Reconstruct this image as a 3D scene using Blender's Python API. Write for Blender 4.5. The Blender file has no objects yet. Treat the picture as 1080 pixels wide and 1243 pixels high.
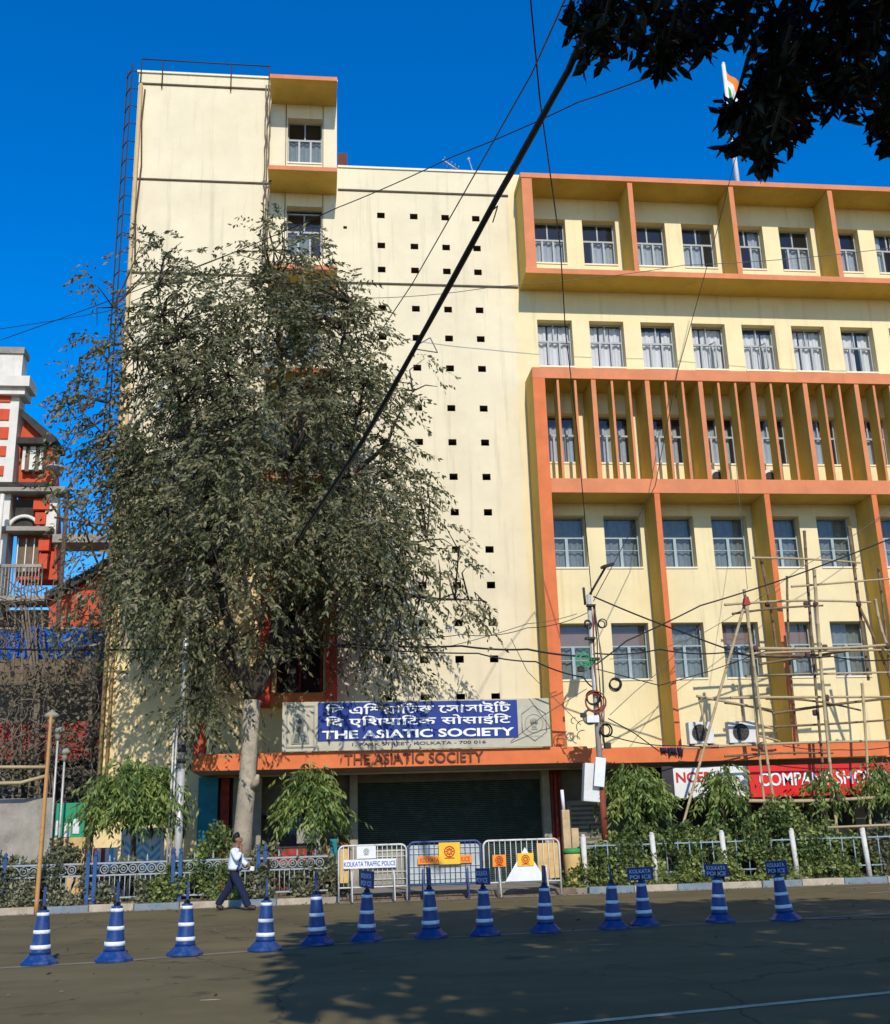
import bpy, math, random
import numpy as np
from mathutils import Vector, Matrix, noise
random.seed(7); RNG = np.random.default_rng(11)
R = math.radians
sc = bpy.context.scene
col = sc.collection

# ------------------------------------------------------------------ camera
CAM_H = 1.65
F_PX, PITCH, ROLL, YAW = 1322.46, R(16.446), R(-1.722), R(6.825)
_fw = Vector((math.sin(YAW)*math.cos(PITCH), math.cos(YAW)*math.cos(PITCH), math.sin(PITCH)))
_r0 = Vector((math.cos(YAW), -math.sin(YAW), 0)); _u0 = _r0.cross(_fw)
_r = _r0*math.cos(ROLL) + _u0*math.sin(ROLL); _u = -_r0*math.sin(ROLL) + _u0*math.cos(ROLL)
cam = bpy.data.cameras.new('camera'); cam_o = bpy.data.objects.new('camera', cam); col.objects.link(cam_o)
cam.sensor_fit = 'HORIZONTAL'; cam.sensor_width = 36; cam.lens = F_PX/1080*36
cam.clip_start = .1; cam.clip_end = 3000
m4 = Matrix((_r, _u, -_fw)).transposed().to_4x4(); m4.translation = Vector((0, 0, CAM_H))
cam_o.matrix_world = m4
sc.camera = cam_o

# ------------------------------------------------------------------ sky, sun, exposure
SUN_EL, SUN_AZ = R(35), R(3)          # azimuth: degrees to the right of straight behind the camera
w = bpy.data.worlds.new('World'); sc.world = w; w.use_nodes = True
nt = w.node_tree; bg = nt.nodes['Background']
sky = nt.nodes.new('ShaderNodeTexSky'); sky.sky_type = 'NISHITA'; sky.sun_disc = False
sky.sun_elevation = SUN_EL
sky.sun_rotation = R(180) - SUN_AZ
sky.air_density = 1.0; sky.dust_density = 0.2; sky.ozone_density = 3.0; sky.altitude = 10
hsv = nt.nodes.new('ShaderNodeHueSaturation'); hsv.inputs['Saturation'].default_value = 1.50; hsv.inputs['Hue'].default_value = .511; hsv.inputs['Value'].default_value = 1.50
nt.links.new(sky.outputs[0], hsv.inputs['Color']); nt.links.new(hsv.outputs[0], bg.inputs[0])
bg.inputs[1].default_value = .135
sun = bpy.data.lights.new('sun', 'SUN'); sun.energy = 4.05; sun.angle = R(.5); sun.color = (1, .95, .87)
sun_o = bpy.data.objects.new('sun', sun); col.objects.link(sun_o)
sun_dir = Vector((math.sin(SUN_AZ)*math.cos(SUN_EL), -math.cos(SUN_AZ)*math.cos(SUN_EL), math.sin(SUN_EL)))  # towards the sun
sun_o.rotation_euler = sun_dir.to_track_quat('Z', 'Y').to_euler(); sun_o.location = (0, -20, 40)
sc.view_settings.view_transform = 'Standard'; sc.view_settings.look = 'None'
sc.view_settings.exposure = 0.0; sc.view_settings.gamma = 1; sc.view_settings.use_curve_mapping = False
sc.cycles.max_bounces = 6; sc.cycles.diffuse_bounces = 3; sc.cycles.glossy_bounces = 2; sc.cycles.transmission_bounces = 3; sc.cycles.transparent_max_bounces = 8

# ------------------------------------------------------------------ helpers
def at(px, py, Y):
    """point of the place seen at photo coordinate (px,py), standing at depth Y"""
    d = _fw*F_PX + _r*(px-540) + _u*(621.5-py)
    p = d*(Y/d.y); p.z += CAM_H
    return p
def ground(px, py, z=0):
    d = _fw*F_PX + _r*(px-540) + _u*(621.5-py)
    p = d*((z-CAM_H)/d.z); p.z += CAM_H
    return p
def srgb(r, g, b):
    f = lambda c: (c/255/12.92 if c/255 <= .04045 else ((c/255+.055)/1.055)**2.4)
    return (f(r), f(g), f(b))
M = {}
def mat(name, c, rough=.8, var=.12, scale=2.0, bump=0., bscale=40., c2=None, spec=.3, metal=0., streak=0., dirt=None, dscale=.6, damt=.5):
    m = bpy.data.materials.new(name); m.use_nodes = True; M[name] = m
    n = m.node_tree.nodes; l = m.node_tree.links
    p = n['Principled BSDF']; p.inputs['Roughness'].default_value = rough; p.inputs['Metallic'].default_value = metal
    p.inputs['Specular IOR Level'].default_value = spec
    tc = n.new('ShaderNodeTexCoord')
    nz = n.new('ShaderNodeTexNoise'); nz.inputs['Scale'].default_value = scale; nz.inputs['Detail'].default_value = 6; nz.inputs['Roughness'].default_value = .65
    l.new(tc.outputs['Object'], nz.inputs['Vector'])
    mx = n.new('ShaderNodeMix'); mx.data_type = 'RGBA'
    a = [max(0, x*(1-var)) for x in c]; b = [min(1, x*(1+var)) for x in c] if c2 is None else c2
    mx.inputs[6].default_value = (*a, 1); mx.inputs[7].default_value = (*b, 1)
    mr = n.new('ShaderNodeMapRange'); mr.inputs[1].default_value = .3; mr.inputs[2].default_value = .7
    l.new(nz.outputs[0], mr.inputs[0]); l.new(mr.outputs[0], mx.inputs[0])
    out = mx.outputs[2]
    if streak:
        mp = n.new('ShaderNodeMapping'); mp.inputs['Scale'].default_value = (3.2, 3.2, .16)
        l.new(tc.outputs['Object'], mp.inputs[0])
        ns = n.new('ShaderNodeTexNoise'); ns.inputs['Scale'].default_value = 1.; ns.inputs['Detail'].default_value = 8; ns.inputs['Roughness'].default_value = .7
        l.new(mp.outputs[0], ns.inputs['Vector'])
        mr2 = n.new('ShaderNodeMapRange'); mr2.inputs[1].default_value = .54; mr2.inputs[2].default_value = .78; mr2.inputs[4].default_value = streak
        l.new(ns.outputs[0], mr2.inputs[0])
        mx2 = n.new('ShaderNodeMix'); mx2.data_type = 'RGBA'; mx2.inputs[7].default_value = (.16, .12, .07, 1)
        l.new(mr2.outputs[0], mx2.inputs[0]); l.new(out, mx2.inputs[6]); out = mx2.outputs[2]
    if dirt:
        nd = n.new('ShaderNodeTexNoise'); nd.inputs['Scale'].default_value = dscale; nd.inputs['Detail'].default_value = 10; nd.inputs['Roughness'].default_value = .7
        l.new(tc.outputs['Object'], nd.inputs['Vector'])
        mr3 = n.new('ShaderNodeMapRange'); mr3.inputs[1].default_value = .5; mr3.inputs[2].default_value = .72; mr3.inputs[4].default_value = damt
        l.new(nd.outputs[0], mr3.inputs[0])
        mx3 = n.new('ShaderNodeMix'); mx3.data_type = 'RGBA'; mx3.inputs[7].default_value = (*dirt, 1)
        l.new(mr3.outputs[0], mx3.inputs[0]); l.new(out, mx3.inputs[6]); out = mx3.outputs[2]
    l.new(out, p.inputs['Base Color'])
    if bump:
        nb = n.new('ShaderNodeTexNoise'); nb.inputs['Scale'].default_value = bscale; nb.inputs['Detail'].default_value = 5
        l.new(tc.outputs['Object'], nb.inputs['Vector'])
        bp = n.new('ShaderNodeBump'); bp.inputs['Strength'].default_value = bump; bp.inputs['Distance'].default_value = .02
        l.new(nb.outputs[0], bp.inputs['Height']); l.new(bp.outputs[0], p.inputs['Normal'])
    return m
def asphalt(name):
    m = bpy.data.materials.new(name); m.use_nodes = True; M[name] = m
    n = m.node_tree.nodes; l = m.node_tree.links; p = n['Principled BSDF']; p.inputs['Roughness'].default_value = .93; p.inputs['Specular IOR Level'].default_value = .15
    tc = n.new('ShaderNodeTexCoord')
    def nz(scale, det=6, rough=.6, vec=None):
        x = n.new('ShaderNodeTexNoise'); x.inputs['Scale'].default_value = scale; x.inputs['Detail'].default_value = det; x.inputs['Roughness'].default_value = rough
        l.new(vec or tc.outputs['Object'], x.inputs['Vector']); return x.outputs[0]
    def rng(s, a, b, c=0., d=1.):
        x = n.new('ShaderNodeMapRange'); l.new(s, x.inputs[0])
        for i, v in enumerate((a, b, c, d)): x.inputs[i+1].default_value = v
        return x.outputs[0]
    def mix(f, a, b):
        x = n.new('ShaderNodeMix'); x.data_type = 'RGBA'; l.new(f, x.inputs[0])
        for k, v in ((6, a), (7, b)):
            if isinstance(v, tuple): x.inputs[k].default_value = (*v, 1)
            else: l.new(v, x.inputs[k])
        return x.outputs[2]
    mp = n.new('ShaderNodeMapping'); mp.inputs['Scale'].default_value = (.12, 1.1, 1); mp.inputs['Rotation'].default_value = (0, 0, R(8)); l.new(tc.outputs['Object'], mp.inputs[0])
    c = mix(rng(nz(.35), .35, .68), (.126, .099, .041), (.200, .157, .068))                 # dusty and bare areas
    c = mix(rng(nz(1.0, 6, .6, mp.outputs[0]), .48, .72, 0, .55), c, (.101, .080, .036))     # wheel tracks along the road
    c = mix(rng(nz(1.6, 8, .7), .56, .70, 0, .55), c, (.215, .165, .074))                        # sand and dust blown over it
    c = mix(rng(nz(.9, 5, .55), .62, .68, 0, .7), c, (.046, .037, .020))                      # oil and tar patches
    c = mix(rng(nz(110, 2, .8), .50, .68, 0, .55), c, (.24, .20, .14))                        # pale aggregate
    c = mix(rng(nz(85, 2, .8), .52, .70, 0, .6), c, (.03, .026, .018))                        # pits
    v = n.new('ShaderNodeTexVoronoi'); v.feature = 'DISTANCE_TO_EDGE'; v.inputs['Scale'].default_value = .30
    wv = n.new('ShaderNodeMix'); wv.data_type = 'VECTOR'; wv.inputs[0].default_value = .35
    nn = n.new('ShaderNodeTexNoise'); nn.inputs['Scale'].default_value = 1.2; nn.inputs['Detail'].default_value = 8; l.new(tc.outputs['Object'], nn.inputs[0])
    l.new(tc.outputs['Object'], wv.inputs[4]); l.new(nn.outputs[1], wv.inputs[5]); l.new(wv.outputs[1], v.inputs['Vector'])
    c = mix(rng(v.outputs[0], .0015, .0045, .55, 0), c, (.035, .030, .021))                     # cracks
    l.new(c, p.inputs['Base Color'])
    bp = n.new('ShaderNodeBump'); bp.inputs['Strength'].default_value = .6; bp.inputs['Distance'].default_value = .012
    l.new(nz(95, 3, .8), bp.inputs['Height']); l.new(bp.outputs[0], p.inputs['Normal'])
    return m
def leafmat(name, cols, trans=.25, rough=.55):
    m = bpy.data.materials.new(name); m.use_nodes = True; M[name] = m
    n = m.node_tree.nodes; l = m.node_tree.links
    p = n['Principled BSDF']; p.inputs['Roughness'].default_value = rough; p.inputs['Specular IOR Level'].default_value = .25
    g = n.new('ShaderNodeNewGeometry'); rp = n.new('ShaderNodeValToRGB'); e = rp.color_ramp.elements
    while len(e) < len(cols): e.new(.5)
    for i, c in enumerate(cols): e[i].position = i/(len(cols)-1); e[i].color = (*c, 1)
    tc = n.new('ShaderNodeTexCoord'); nz = n.new('ShaderNodeTexNoise'); nz.inputs['Scale'].default_value = .9; nz.inputs['Detail'].default_value = 2
    l.new(tc.outputs['Object'], nz.inputs[0]); a1 = n.new('ShaderNodeMath'); a1.operation = 'MULTIPLY_ADD'; a1.inputs[1].default_value = 2.2; a1.inputs[2].default_value = -1.1
    l.new(nz.outputs[0], a1.inputs[0]); a2 = n.new('ShaderNodeMath'); a2.operation = 'ADD'; a2.use_clamp = True     # older and younger clumps
    l.new(g.outputs['Random Per Island'], a2.inputs[0]); l.new(a1.outputs[0], a2.inputs[1]); l.new(a2.outputs[0], rp.inputs[0]); l.new(rp.outputs[0], p.inputs['Base Color'])
    if trans == 0: return m
    t = n.new('ShaderNodeBsdfTranslucent'); l.new(rp.outputs[0], t.inputs[0])
    mx = n.new('ShaderNodeMixShader'); mx.inputs[0].default_value = trans
    l.new(p.outputs[0], mx.inputs[1]); l.new(t.outputs[0], mx.inputs[2]); l.new(mx.outputs[0], n['Material Output'].inputs[0])
    return m
def glassmat(name, tint, refl=.10, rough=.03):
    m = bpy.data.materials.new(name); m.use_nodes = True; M[name] = m
    n = m.node_tree.nodes; l = m.node_tree.links
    tr = n.new('ShaderNodeBsdfTransparent'); tr.inputs[0].default_value = (*tint, 1)
    gl = n.new('ShaderNodeBsdfGlossy'); gl.inputs[1].default_value = rough
    tc = n.new('ShaderNodeTexCoord'); nz = n.new('ShaderNodeTexNoise'); nz.inputs['Scale'].default_value = 1.3
    l.new(tc.outputs['Object'], nz.inputs[0]); bp = n.new('ShaderNodeBump'); bp.inputs['Strength'].default_value = .05
    l.new(nz.outputs[0], bp.inputs['Height']); l.new(bp.outputs[0], gl.inputs['Normal'])
    df = n.new('ShaderNodeBsdfDiffuse'); df.inputs[0].default_value = (.25, .26, .25, 1)      # dust on the pane
    m1 = n.new('ShaderNodeMixShader'); m1.inputs[0].default_value = refl; l.new(tr.outputs[0], m1.inputs[1]); l.new(gl.outputs[0], m1.inputs[2])
    m2 = n.new('ShaderNodeMixShader'); m2.inputs[0].default_value = .05; l.new(m1.outputs[0], m2.inputs[1]); l.new(df.outputs[0], m2.inputs[2])
    l.new(m2.outputs[0], n['Material Output'].inputs[0])
    return m

def tag(o, label=None, cat=None, group=None, kind=None):
    if label: o['label'] = label
    if cat: o['category'] = cat
    if group: o['group'] = group
    if kind: o['kind'] = kind
    return o
def empty(name, loc=(0, 0, 0), rz=0):
    o = bpy.data.objects.new(name, None); col.objects.link(o); o.location = loc; o.rotation_euler = (0, 0, rz)
    o.empty_display_size = .2
    return o
def wloc(o):
    v = Vector((0, 0, 0))
    while o is not None: v = v + o.location; o = o.parent
    return v
class MB:
    def __init__(s): s.v = []; s.f = []; s.m = []; s.sm = []
    def face(s, pts, m=0, smooth=False):
        b = len(s.v); s.v += [tuple(p) for p in pts]; s.f.append(tuple(range(b, b+len(pts)))); s.m.append(m); s.sm.append(smooth)
    def box(s, x0, x1, y0, y1, z0, z1, m=0, mf=None, mt=None, mb=None):
        mf = m if mf is None else mf; mt = m if mt is None else mt; mb = m if mb is None else mb
        b = len(s.v)
        s.v += [(x0,y0,z0),(x1,y0,z0),(x1,y1,z0),(x0,y1,z0),(x0,y0,z1),(x1,y0,z1),(x1,y1,z1),(x0,y1,z1)]
        for q, k in (((0,1,5,4),mf),((1,2,6,5),m),((2,3,7,6),m),((3,0,4,7),m),((4,5,6,7),mt),((3,2,1,0),mb)):
            s.f.append(tuple(b+i for i in q)); s.m.append(k); s.sm.append(False)
        return s
    def tube(s, pts, r, n=8, m=0, cap=True):
        pts = [Vector(p) for p in pts]; rr = r if isinstance(r, (list, tuple)) else [r]*len(pts)
        b = len(s.v); up = None
        for i, p in enumerate(pts):
            t = (pts[min(i+1, len(pts)-1)] - pts[max(i-1, 0)]).normalized()
            if up is None: up = Vector((0, 0, 1)) if abs(t.z) < .9 else Vector((1, 0, 0))
            a = t.cross(up).normalized(); c = a.cross(t).normalized(); up = c
            for k in range(n):
                an = 2*math.pi*k/n
                s.v.append(tuple(p + (a*math.cos(an) + c*math.sin(an))*rr[i]))
        for i in range(len(pts)-1):
            for k in range(n):
                s.f.append((b+i*n+k, b+i*n+(k+1)%n, b+(i+1)*n+(k+1)%n, b+(i+1)*n+k)); s.m.append(m); s.sm.append(True)
        if cap:
            s.f.append(tuple(b+k for k in range(n))[::-1]); s.m.append(m); s.sm.append(False)
            e = b+(len(pts)-1)*n; s.f.append(tuple(e+k for k in range(n))); s.m.append(m); s.sm.append(False)
        return s
    def lathe(s, prof, n=16, m=0, c=(0, 0, 0), smooth=True, phase=0):
        b = len(s.v)
        for (r, z) in prof:
            for k in range(n):
                a = 2*math.pi*k/n + phase
                s.v.append((c[0]+r*math.cos(a), c[1]+r*math.sin(a), c[2]+z))
        for i in range(len(prof)-1):
            for k in range(n):
                s.f.append((b+i*n+k, b+i*n+(k+1)%n, b+(i+1)*n+(k+1)%n, b+(i+1)*n+k)); s.m.append(m); s.sm.append(smooth)
        s.f.append(tuple(b+k for k in range(n))[::-1]); s.m.append(m); s.sm.append(False)
        e = b+(len(prof)-1)*n; s.f.append(tuple(e+k for k in range(n))); s.m.append(m); s.sm.append(False)
        return s
    def ring(s, c, R_, r, ax='y', n=20, k=6, m=0, a0=0, a1=2*math.pi):
        c = Vector(c); pts = []
        full = abs(a1-a0-2*math.pi) < 1e-6
        for i in range(n+1):
            a = a0+(a1-a0)*i/n
            d = {'y': Vector((math.cos(a), 0, math.sin(a))), 'z': Vector((math.cos(a), math.sin(a), 0)), 'x': Vector((0, math.cos(a), math.sin(a)))}[ax]
            pts.append(c+d*R_)
        return s.tube(pts, r, k, m, cap=not full)
    def prism(s, poly, y0, y1, m=0, mf=None):
        """poly: (x,z) counter-clockwise seen from -Y"""
        n = len(poly)
        s.face([(x, y0, z) for x, z in poly], m if mf is None else mf)
        s.face([(x, y1, z) for x, z in poly][::-1], m)
        for i in range(n):
            (x0, z0), (x1, z1) = poly[i], poly[(i+1) % n]
            s.face([(x0, y0, z0), (x0, y1, z0), (x1, y1, z1), (x1, y0, z1)], m)
        return s
    def build(s, name, mats, parent=None, bevel=0, kind=None):
        W = wloc(parent) if parent is not None else Vector((0, 0, 0))
        me = bpy.data.meshes.new(name)
        me.from_pydata([(x-W.x, y-W.y, z-W.z) for x, y, z in s.v], [], s.f)
        mats = mats if isinstance(mats, (list, tuple)) else [mats]
        for k in mats: me.materials.append(M[k])
        me.polygons.foreach_set('material_index', s.m); me.polygons.foreach_set('use_smooth', s.sm); me.update()
        o = bpy.data.objects.new(name, me); col.objects.link(o)
        if parent is not None: o.parent = parent
        if bevel:
            bv = o.modifiers.new('bevel', 'BEVEL'); bv.width = bevel; bv.segments = 2; bv.limit_method = 'ANGLE'
        if kind: o['kind'] = kind
        return o
def inst(src, parent, loc, rz=0):
    """share a mesh: a piece placed again"""
    c = src.copy(); col.objects.link(c); c.parent = parent
    c.location = Vector(loc) - (wloc(parent) if parent is not None else Vector((0, 0, 0))); c.rotation_euler = (0, 0, rz)
    return c
def copy_tree(o, parent=None):
    c = o.copy(); col.objects.link(c); c.parent = parent
    for ch in list(o.children): copy_tree(ch, c)
    return c
def drop(o):
    for ch in list(o.children): drop(ch)
    bpy.data.objects.remove(o)
def text(body, width, height, name, material, parent, loc, extrude=.012, weight=0., rz=0, face='-y'):
    """lettering as a solid mesh: centred on loc, scaled to width x height, facing -Y"""
    cu = bpy.data.curves.new(name, 'FONT'); cu.body = body; cu.size = 1; cu.extrude = .5; cu.offset = weight; cu.resolution_u = 3
    tmp = bpy.data.objects.new(name, cu); col.objects.link(tmp)
    bpy.context.view_layer.update()
    me = bpy.data.meshes.new_from_object(tmp.evaluated_get(bpy.context.evaluated_depsgraph_get()))
    bpy.data.objects.remove(tmp)
    n = len(me.vertices); a = np.zeros(n*3, np.float32); me.vertices.foreach_get('co', a); a = a.reshape(-1, 3)
    lo, hi = a.min(0), a.max(0); c = (lo+hi)/2; s = (width/(hi[0]-lo[0]), height/(hi[1]-lo[1]))
    b = np.stack([(a[:,0]-c[0])*s[0], -a[:,2]*2*extrude, (a[:,1]-c[1])*s[1]], 1)
    b = np.stack([b[:,0], -np.where(a[:,2] > 0, extrude, 0.), b[:,2]], 1)
    me.vertices.foreach_set('co', b.astype(np.float32).ravel()); me.update()
    me.materials.clear(); me.materials.append(M[material]); me.name = name
    o = bpy.data.objects.new(name, me); col.objects.link(o); o.parent = parent
    o.location = Vector(loc) - (wloc(parent) if parent is not None else Vector((0, 0, 0))); o.rotation_euler = (0, 0, rz)
    return o
def np_mesh(name, V, Fq, material, parent=None, kind=None):
    """quads from numpy arrays"""
    W = wloc(parent) if parent is not None else Vector((0, 0, 0))
    V = np.asarray(V, np.float32) - np.array(W, np.float32)
    me = bpy.data.meshes.new(name); nf = len(Fq); me.vertices.add(len(V)); me.loops.add(nf*4); me.polygons.add(nf)
    me.vertices.foreach_set('co', V.ravel()); me.loops.foreach_set('vertex_index', np.asarray(Fq, np.int32).ravel())
    me.polygons.foreach_set('loop_start', np.arange(0, nf*4, 4, dtype=np.int32))
    me.update(calc_edges=True); me.materials.append(M[material])
    o = bpy.data.objects.new(name, me); col.objects.link(o)
    if parent is not None: o.parent = parent
    if kind: o['kind'] = kind
    return o
def unit(a): return a/np.maximum(np.linalg.norm(a, axis=1, keepdims=True), 1e-6)
def leaves(P, D, L, Wd, fold=.25):
    """kite shaped leaves: base P, axis D, length L, half width Wd -> verts, quads"""
    n = len(P); D = unit(D); rnd = RNG.normal(size=(n, 3)); S = unit(np.cross(D, rnd)); N = np.cross(D, S)
    L = np.broadcast_to(np.asarray(L), (n,))[:, None]; Wd = np.broadcast_to(np.asarray(Wd), (n,))[:, None]
    mid = P + D*L*.45 - N*L*fold*.25
    V = np.stack([P, mid+S*Wd + N*Wd*fold, P+D*L - N*L*fold*.4, mid-S*Wd + N*Wd*fold], 1).reshape(-1, 3)
    Fq = np.arange(n*4).reshape(-1, 4)
    return V, Fq
def broad_leaves(P, D, L, Wd):
    """rounder leaves: two quads either side of the midrib"""
    n = len(P); D = unit(D); S = unit(np.cross(D, RNG.normal(size=(n, 3)))); N = np.cross(D, S); L = L[:, None]; Wd = Wd[:, None]
    q = lambda t, s, d: P + D*L*t + S*Wd*s - N*L*d
    V = np.stack([q(0,0,0), q(.25,.75,-.02), q(.62,1,0), q(1,0,.10), q(0,0,0), q(1,0,.10), q(.62,-1,0), q(.25,-.75,-.02)], 1).reshape(-1, 3)
    return V, np.arange(n*8).reshape(-1, 4)
def sprays(O, Dr, length, nl, leaf, half, droop=.4, down=.4):
    """compound leaf sprays: twig from O along Dr, nl leaflets either side"""
    n = len(O); Dr = unit(Dr); length = np.broadcast_to(np.asarray(length), (n,))
    t = np.tile(np.linspace(.15, 1, nl), (n, 1)) + RNG.normal(size=(n, nl))*.04
    side = unit(np.cross(Dr, np.array([0, 0, 1.])) + RNG.normal(size=(n, 3))*.25)
    P = O[:, None, :] + Dr[:, None, :]*(t*length[:, None])[:, :, None]
    P[:, :, 2] -= droop*(t**2)*length[:, None]
    sg = np.where(np.arange(nl) % 2 == 0, 1., -1.)
    D = side[:, None, :]*sg[None, :, None]*.8 + Dr[:, None, :]*.6 + RNG.normal(size=(n, nl, 3))*.3
    D[:, :, 2] -= down + droop*t
    return leaves(P.reshape(-1, 3), D.reshape(-1, 3), leaf*RNG.uniform(.7, 1.25, n*nl), half*RNG.uniform(.8, 1.2, n*nl))

# ------------------------------------------------------------------ materials
mat('cream', (.735, .635, .425), .85, .06, .7, .25, 60, streak=.40, dirt=(.56, .45, .29), dscale=.28, damt=.45)
mat('cream_ochre', (.78, .60, .30), .85, .08, .7, .25, 60, streak=.3)
mat('cream_bay', (.76, .635, .36), .85, .06, .7, .25, 60, streak=.42, dirt=(.58, .45, .25), dscale=.3, damt=.45)
mat('cream_pale', (.78, .70, .52), .85, .06, .9, .2, 60, streak=.2)
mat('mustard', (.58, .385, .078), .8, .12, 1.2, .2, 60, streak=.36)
mat('orange', (.63, .212, .088), .78, .12, 1.3, .2, 50, streak=.34, dirt=(.48, .20, .10), dscale=.8, damt=.5)
mat('orange_deep', (.66, .165, .05), .76, .12, 1.5, .2, 50, streak=.36, dirt=(.42, .12, .05), dscale=.8, damt=.5)
mat('red_paint', (.55, .06, .03), .7, .2, 2.0, .2)
mat('joint', (.10, .075, .045), .9, .3, 3)
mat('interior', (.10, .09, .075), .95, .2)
mat('frame_grey', (.33, .35, .345), .55, .1, 5)
mat('frame_teal', (.30, .37, .38), .55, .12, 5)
mat('curtain', (.70, .68, .65), .95, .06, 3)
mat('curtain_grey', (.36, .40, .42), .95, .15, 3)
mat('curtain_net', (.34, .36, .34), .95, .25, 3)
mat('blind_pink', (.42, .26, .21), .9, .08, 3)
glassmat('glass', (.93, .94, .94), .06)
glassmat('glass_dark', (.66, .70, .70), .06)
asphalt('asphalt')
mat('gutter', (.30, .25, .18), .95, .25, 2.0, .4, 60, dirt=(.12, .10, .07), dscale=1.5)
mat('earth', (.17, .12, .075), .97, .35, 2.5, .7, 25, dirt=(.08, .06, .035), dscale=2)
mat('paving', (.28, .24, .19), .95, .25, 1.5, .4, 30, dirt=(.12, .09, .06), dscale=.9)
mat('kerb_blue', (.165, .205, .23), .85, .2, 4, .3, 40, dirt=(.30, .25, .18), dscale=3, damt=.75)
mat('kerb_white', (.40, .33, .24), .9, .2, 4, .3, 40, dirt=(.22, .17, .11), dscale=3, damt=.7)
mat('worn_paint', (.23, .195, .14), .9, .15, 3, dirt=(.09, .075, .048), dscale=1.8, damt=1.)
mat('line_paint', (.60, .50, .31), .9, .12, 3, dirt=(.10, .085, .065), dscale=4, damt=.8)
mat('blue_plastic', (.008, .042, .175), .42, .15, 6, .05, dirt=(.10, .105, .12), dscale=6, damt=.75, spec=.35)
mat('white_band', (.72, .74, .76), .5, .08, 6, dirt=(.33, .31, .28), dscale=9, damt=.8)
mat('black_rubber', (.015, .017, .02), .6, .2, 6)
mat('plaque_blue', (.02, .045, .16), .5, .1, 6)
mat('plaque_text', (.50, .55, .70), .6, .05)
mat('steel_white', (.60, .58, .53), .5, .12, 5, dirt=(.22, .13, .07), dscale=6, damt=.5)
mat('steel_navy', (.05, .08, .20), .5, .15, 5)
mat('steel_blue', (.22, .29, .32), .6, .2, 5, dirt=(.25, .22, .18), dscale=6, damt=.6)
mat('fence_pale', (.30, .33, .34), .65, .15, 5, dirt=(.2, .17, .12), dscale=5, damt=.6)
mat('fence_dark', (.025, .075, .21), .6, .2, 5)
mat('concrete_white', (.60, .58, .52), .9, .15, 4, .3, dirt=(.3, .25, .18), dscale=3, damt=.6)
mat('board_white', (.72, .72, .72), .7, .05, 5, dirt=(.45, .40, .34), dscale=3, damt=.4)
mat('board_yellow', (.80, .46, .03), .65, .08, 5)
mat('board_orange', (.78, .27, .03), .65, .08, 5)
mat('ink_blue', (.02, .05, .28), .7, .05)
mat('ink_red', (.50, .03, .02), .7, .05)
mat('ink_dark', (.05, .035, .03), .8, .1)
mat('sign_cream', (.47, .43, .32), .8, .1, 3, dirt=(.33, .28, .19), dscale=2, damt=.5)
mat('sign_blue', (.012, .035, .21), .55, .12, 3)
mat('sign_white', (.80, .80, .78), .6, .03)
mat('relief_grey', (.30, .30, .24), .85, .2, 6)
mat('relief_dark', (.13, .13, .105), .85, .2, 6)
mat('lit_shutter_pale', (.42, .46, .44), .8, .15, 4, dirt=(.25, .24, .2), dscale=2, damt=.5)  # pale tone of the sunlit shutter, put into the sheet's colour
mat('letter_brown', (.13, .04, .02), .8, .15)
mat('shutter_green', (.024, .045, .037), .55, .2, 4, dirt=(.14, .15, .13), dscale=2, damt=.4)
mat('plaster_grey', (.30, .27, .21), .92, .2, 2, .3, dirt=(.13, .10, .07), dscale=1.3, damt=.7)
mat('plaster_dark', (.13, .11, .085), .92, .3, 2, .3)
mat('mural_teal', (.02, .19, .23), .8, .25, 3)
mat('mural_red', (.30, .045, .03), .8, .45, 5)
mat('mural_blue', (.05, .14, .36), .8, .35, 4)
mat('mural_white', (.62, .62, .60), .8, .1, 4)
mat('mural_sky', (.10, .42, .70), .8, .1, 4)
mat('mural_dark', (.05, .04, .04), .85, .3, 4)
mat('shop_red', (.66, .018, .014), .45, .06, 4)
mat('shop_white', (.70, .68, .62), .6, .06, 4)
mat('shop_dark', (.028, .026, .024), .8, .3)
mat('galv', (.48, .47, .43), .5, .15, 5, metal=.25, dirt=(.2, .15, .1), dscale=6, damt=.5)
mat('pole_red', (.20, .045, .025), .7, .2, 5)
mat('cable_black', (.014, .013, .012), .6, .2)
mat('cable_grey', (.11, .10, .09), .7, .2)
mat('cable_green', (.02, .42, .15), .6, .1)
mat('cable_rust', (.25, .05, .03), .7, .2)
mat('iron_dark', (.035, .03, .028), .7, .3, 5)
mat('iron_rust', (.09, .055, .035), .8, .3, 5)
mat('pipe_tan', (.52, .36, .16), .8, .15, 2, streak=.3)
mat('bamboo', (.43, .33, .18), .75, .25, 7, .2, 60, dirt=(.14, .09, .05), dscale=7, damt=.7)
mat('bamboo_dark', (.18, .115, .06), .8, .3, 7, .2)
mat('bamboo_orange', (.50, .25, .08), .75, .25, 6, .2, dirt=(.16, .08, .04), dscale=6, damt=.6)
mat('rope', (.10, .05, .05), .9, .3, 9)
mat('bark', (.36, .30, .215), .95, .4, 5, .8, 18, dirt=(.09, .07, .05), dscale=2.5, damt=.7)
mat('bark_dark', (.055, .043, .032), .95, .35, 6, .6, 20)
mat('twig_dry', (.15, .12, .085), .95, .4, 5)
leafmat('leaf_dusty', [(.062, .076, .030), (.11, .122, .050), (.165, .168, .076), (.215, .195, .100), (.275, .235, .125)], .24)
leafmat('leaf_ashoka', [(.05, .085, .022), (.11, .17, .038), (.20, .27, .065), (.32, .36, .10)], .30, .45)
leafmat('leaf_hedge', [(.06, .095, .03), (.14, .19, .055), (.235, .285, .085), (.36, .38, .12)], .3)
leafmat('leaf_hedge_dusty', [(.075, .085, .045), (.15, .16, .08), (.22, .215, .12), (.30, .28, .17)], .25)
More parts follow.
